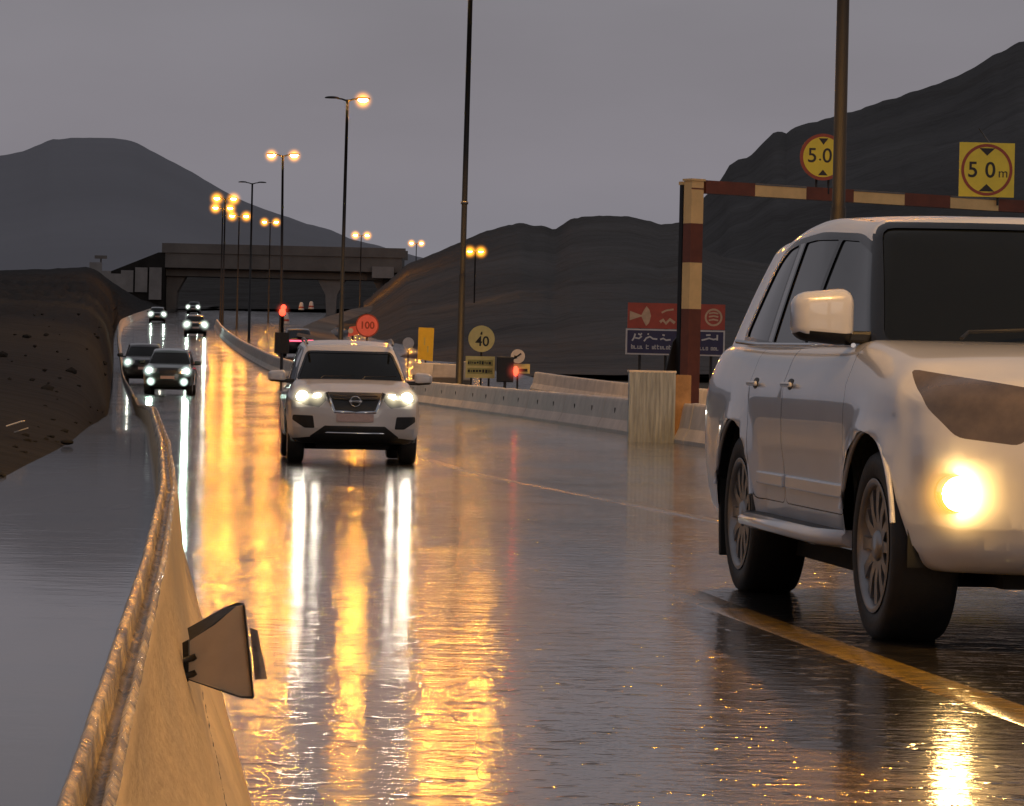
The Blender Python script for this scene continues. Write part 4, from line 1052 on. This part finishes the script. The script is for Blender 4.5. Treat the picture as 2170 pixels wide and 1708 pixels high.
def mid_suv():
    d = 48.6; X = (747-XC)*(d-2.3)/F
    root = thing('white_car', 'white sport utility car with four lit headlamps driving toward the camera', 'car', (X-.18, d, G(d)-.0), radians(5.6)-pi/2)
    made, _ = suv(root, SUVP, .09, True, paint_pearl)
    for s in (-1,1):
        head_cluster(root, s, 2.16, .735, .945, head_near, g_head, .2)
        bm = NB(); tube(bm, [(2.36,s*.40,1.015),(2.385,s*.285,.74)], [.030,.026], 8); tube(bm, [(2.385,s*.29,.745),(2.41,0,.735)], .028, 8); obj('grille_trim', bm, chrome, root)
        bm = NB(); tube(bm, [(-1.7,s*.60,1.72),(-1.5,s*.63,1.765),(-.4,s*.645,1.785),(.3,s*.63,1.745),(.45,s*.62,1.70)], .018, 8); obj('roof_rail', bm, steel_grey, root)
        for k, xx in ((0,-.12),(1,-1.1)):
            bm = NB(); box(bm, (xx,s*.972,.98),(.2,.03,.028),0,None,.01); obj('handle', bm, chrome, made.get(20+2*k+(s>0)))
    bm = NB(); tube(bm, [(2.27,-.58,.455),(2.40,-.3,.45),(2.42,0,.45),(2.40,.3,.45),(2.27,.58,.455)], .014, 8); obj('skid_trim', bm, chrome, root)
    bm = NB(); box(bm, (2.43,0,.665),(.02,.52,.115),0,None,.004); obj('number_plate', bm, plate_mat, root)
    bm = NB()
    lathe(bm, [(.078,.0),(.071,.014),(.064,.0),(.071,-.006)], 28, 'x', (2.425,0,.895), closed=True); box(bm, (2.432,0,.895),(.02,.185,.032),0,None,.006)
    em = obj('emblem', bm, chrome, root)
    bm = NB(); text_bm(bm, 'NISSAN', .030, (0,0), 0, 0, .001)
    for v in bm.verts: v.co = Vector((2.4435, v.co.x, .895+v.co.z))
    obj('emblem_letters', bm, sign_black, em)
    bm = NB()
    for z in (.80,.86,.92,.97): tube(bm, [(2.345,-.32+(1-z)*.3,z),(2.395,0,z),(2.345,.32-(1-z)*.3,z)], .008, 6)
    obj('grille_bars', bm, plastic, root)
    for y0 in (-.45,.15):
        bm = NB(); tube(bm, [(1.20,y0,1.205),(1.1,y0+.05,1.235),(1.05,y0+.5,1.25)], .008, 6); obj('wiper', bm, plastic, root)
mid_suv()

# lights-on cars far up the road
FAR = dict(SUVP); FAR.update(doors=[], spokes=6)
def far_car(px, d, label, paint, yawd, hm, g, gr, bulb=1.0, scale=1.0, fogs=False, away=False, name='oncoming_car', dx=0, second=False):
    root = thing(name, label, 'car', ((px-XC)*d/F+dx, d, G(d)), radians(yawd)-pi/2 + (pi if away else 0), 'cars further up the road')
    suv(root, FAR, .17, False, paint)
    for s in (-1,1):
        if not away:
            head_cluster(root, s, 2.22, .70, .90, hm, g, gr, bulb, second)
            if fogs: head_cluster(root, s, 2.30, .62, .50, hm, g, gr*.6, bulb*.55, False)
        else:
            bm = NB(); box(bm, (-2.50,s*.74,.98),(.08,.34,.15),0,None,.02); obj('tail_light', bm, tail_pink, root)
    bm = NB(); box(bm, (2.44,0,.66),(.02,.52,.11)); obj('number_plate', bm, plate_mat, root)
    if away:
        bm = NB(); box(bm, (-2.60,0,.98),(.05,1.1,.10),0,None,.02); obj('light_bar', bm, tail_pink, root)
    return root
far_car(362, 127, 'dark green car with bright headlights and glare on the wet left lane', paint_dark, 3.0, head_farD, g_farD, .30, 1.3, fogs=True)
far_car(306, 146, 'black car half hidden behind the dark green car at the barrier', paint_black, 6.0, head_dim, g_farD, .30, .7)
far_car(412, 271, 'car with a very bright pair of headlights above the dark green car', paint_grey, 6.0, head_far, g_far, .55, 1.7)
far_car(331, 372, 'small far car with two headlights beside the curving left barrier', paint_dark, 6.0, head_far, g_far, .55, 1.3)
far_car(408, 478, 'smallest farthest car with two headlights at the top of the left lane', paint_dark, 2.0, head_far, g_far, .55, 1.5)
far_car(628, 205, 'car seen from behind with pink red tail lights beyond the black board', paint_black, 6.0, None, None, 0, away=True, name='departing_car')

# ------------------------------------------------------------------ world, sun, camera
w = bpy.data.worlds.new('World'); S.world = w; w.use_nodes = True; nt = w.node_tree; bg = nt.nodes['Background']; L = nt.links.new
SUN_EL, SUN_ROT = radians(4), radians(200)
sky = nd(nt, 'ShaderNodeTexSky'); sky.sky_type = 'NISHITA'; sky.sun_disc = False; sky.sun_elevation = SUN_EL; sky.sun_rotation = SUN_ROT; sky.air_density = 2; sky.dust_density = 4
tc = nd(nt, 'ShaderNodeTexCoord'); sp = nd(nt, 'ShaderNodeSeparateXYZ'); L(tc.outputs['Generated'], sp.inputs[0])
cr = nd(nt, 'ShaderNodeValToRGB'); cr.color_ramp.elements[0].position = 0; cr.color_ramp.elements[0].color = (2.02,2.02,2.30,1); cr.color_ramp.elements[1].position = .6; cr.color_ramp.elements[1].color = (2.2,2.18,2.46,1)
e = cr.color_ramp.elements.new(.06); e.color = (2.4,2.28,2.56,1); e = cr.color_ramp.elements.new(.12); e.color = (2.28,2.21,2.49,1)
L(sp.outputs['Z'], cr.inputs[0])
mp = nd(nt, 'ShaderNodeMapping'); mp.inputs['Scale'].default_value = (2.2,2.2,7); L(tc.outputs['Generated'], mp.inputs[0])
cn = nd(nt, 'ShaderNodeTexNoise'); cn.inputs['Scale'].default_value = 2.2; cn.inputs['Detail'].default_value = 5; L(mp.outputs[0], cn.inputs['Vector'])
c2 = nd(nt, 'ShaderNodeMapRange'); c2.inputs['To Min'].default_value = .91; c2.inputs['To Max'].default_value = 1.09; c2.inputs['From Min'].default_value = .3; c2.inputs['From Max'].default_value = .7; L(cn.outputs['Fac'], c2.inputs['Value'])
vm = nd(nt, 'ShaderNodeVectorMath', operation='SCALE'); L(cr.outputs[0], vm.inputs[0]); L(c2.outputs[0], vm.inputs['Scale'])
mx = nd(nt, 'ShaderNodeMix'); mx.data_type = 'RGBA'; mx.inputs[0].default_value = .93; L(sky.outputs[0], mx.inputs[6]); L(vm.outputs[0], mx.inputs[7])
L(mx.outputs[2], bg.inputs['Color']); bg.inputs['Strength'].default_value = .1
sl = bpy.data.lights.new('dusk_sun', 'SUN'); sl.energy = .12; sl.angle = radians(20); sl.color = (1,.9,.82)
so = bpy.data.objects.new('dusk_sun', sl); COL.objects.link(so); so.rotation_euler = (radians(78),0,radians(20))
cam = bpy.data.cameras.new('camera'); co = bpy.data.objects.new('camera', cam); COL.objects.link(co); S.camera = co
co.location = (0,0,H); co.rotation_euler = (pi/2, -ROLL, 0); cam.sensor_width = 36; cam.lens = 36*F/2169; cam.shift_y = -(854-YH)/2169; cam.clip_start = .05; cam.clip_end = 9000
S.view_settings.view_transform = 'Standard'; S.view_settings.look = 'None'; S.view_settings.exposure = 0
S.render.filter_size = 1.7
cy = S.cycles; cy.max_bounces = 8; cy.sample_clamp_indirect = 6; cy.use_denoising = True; cy.caustics_reflective = False; cy.caustics_refractive = False
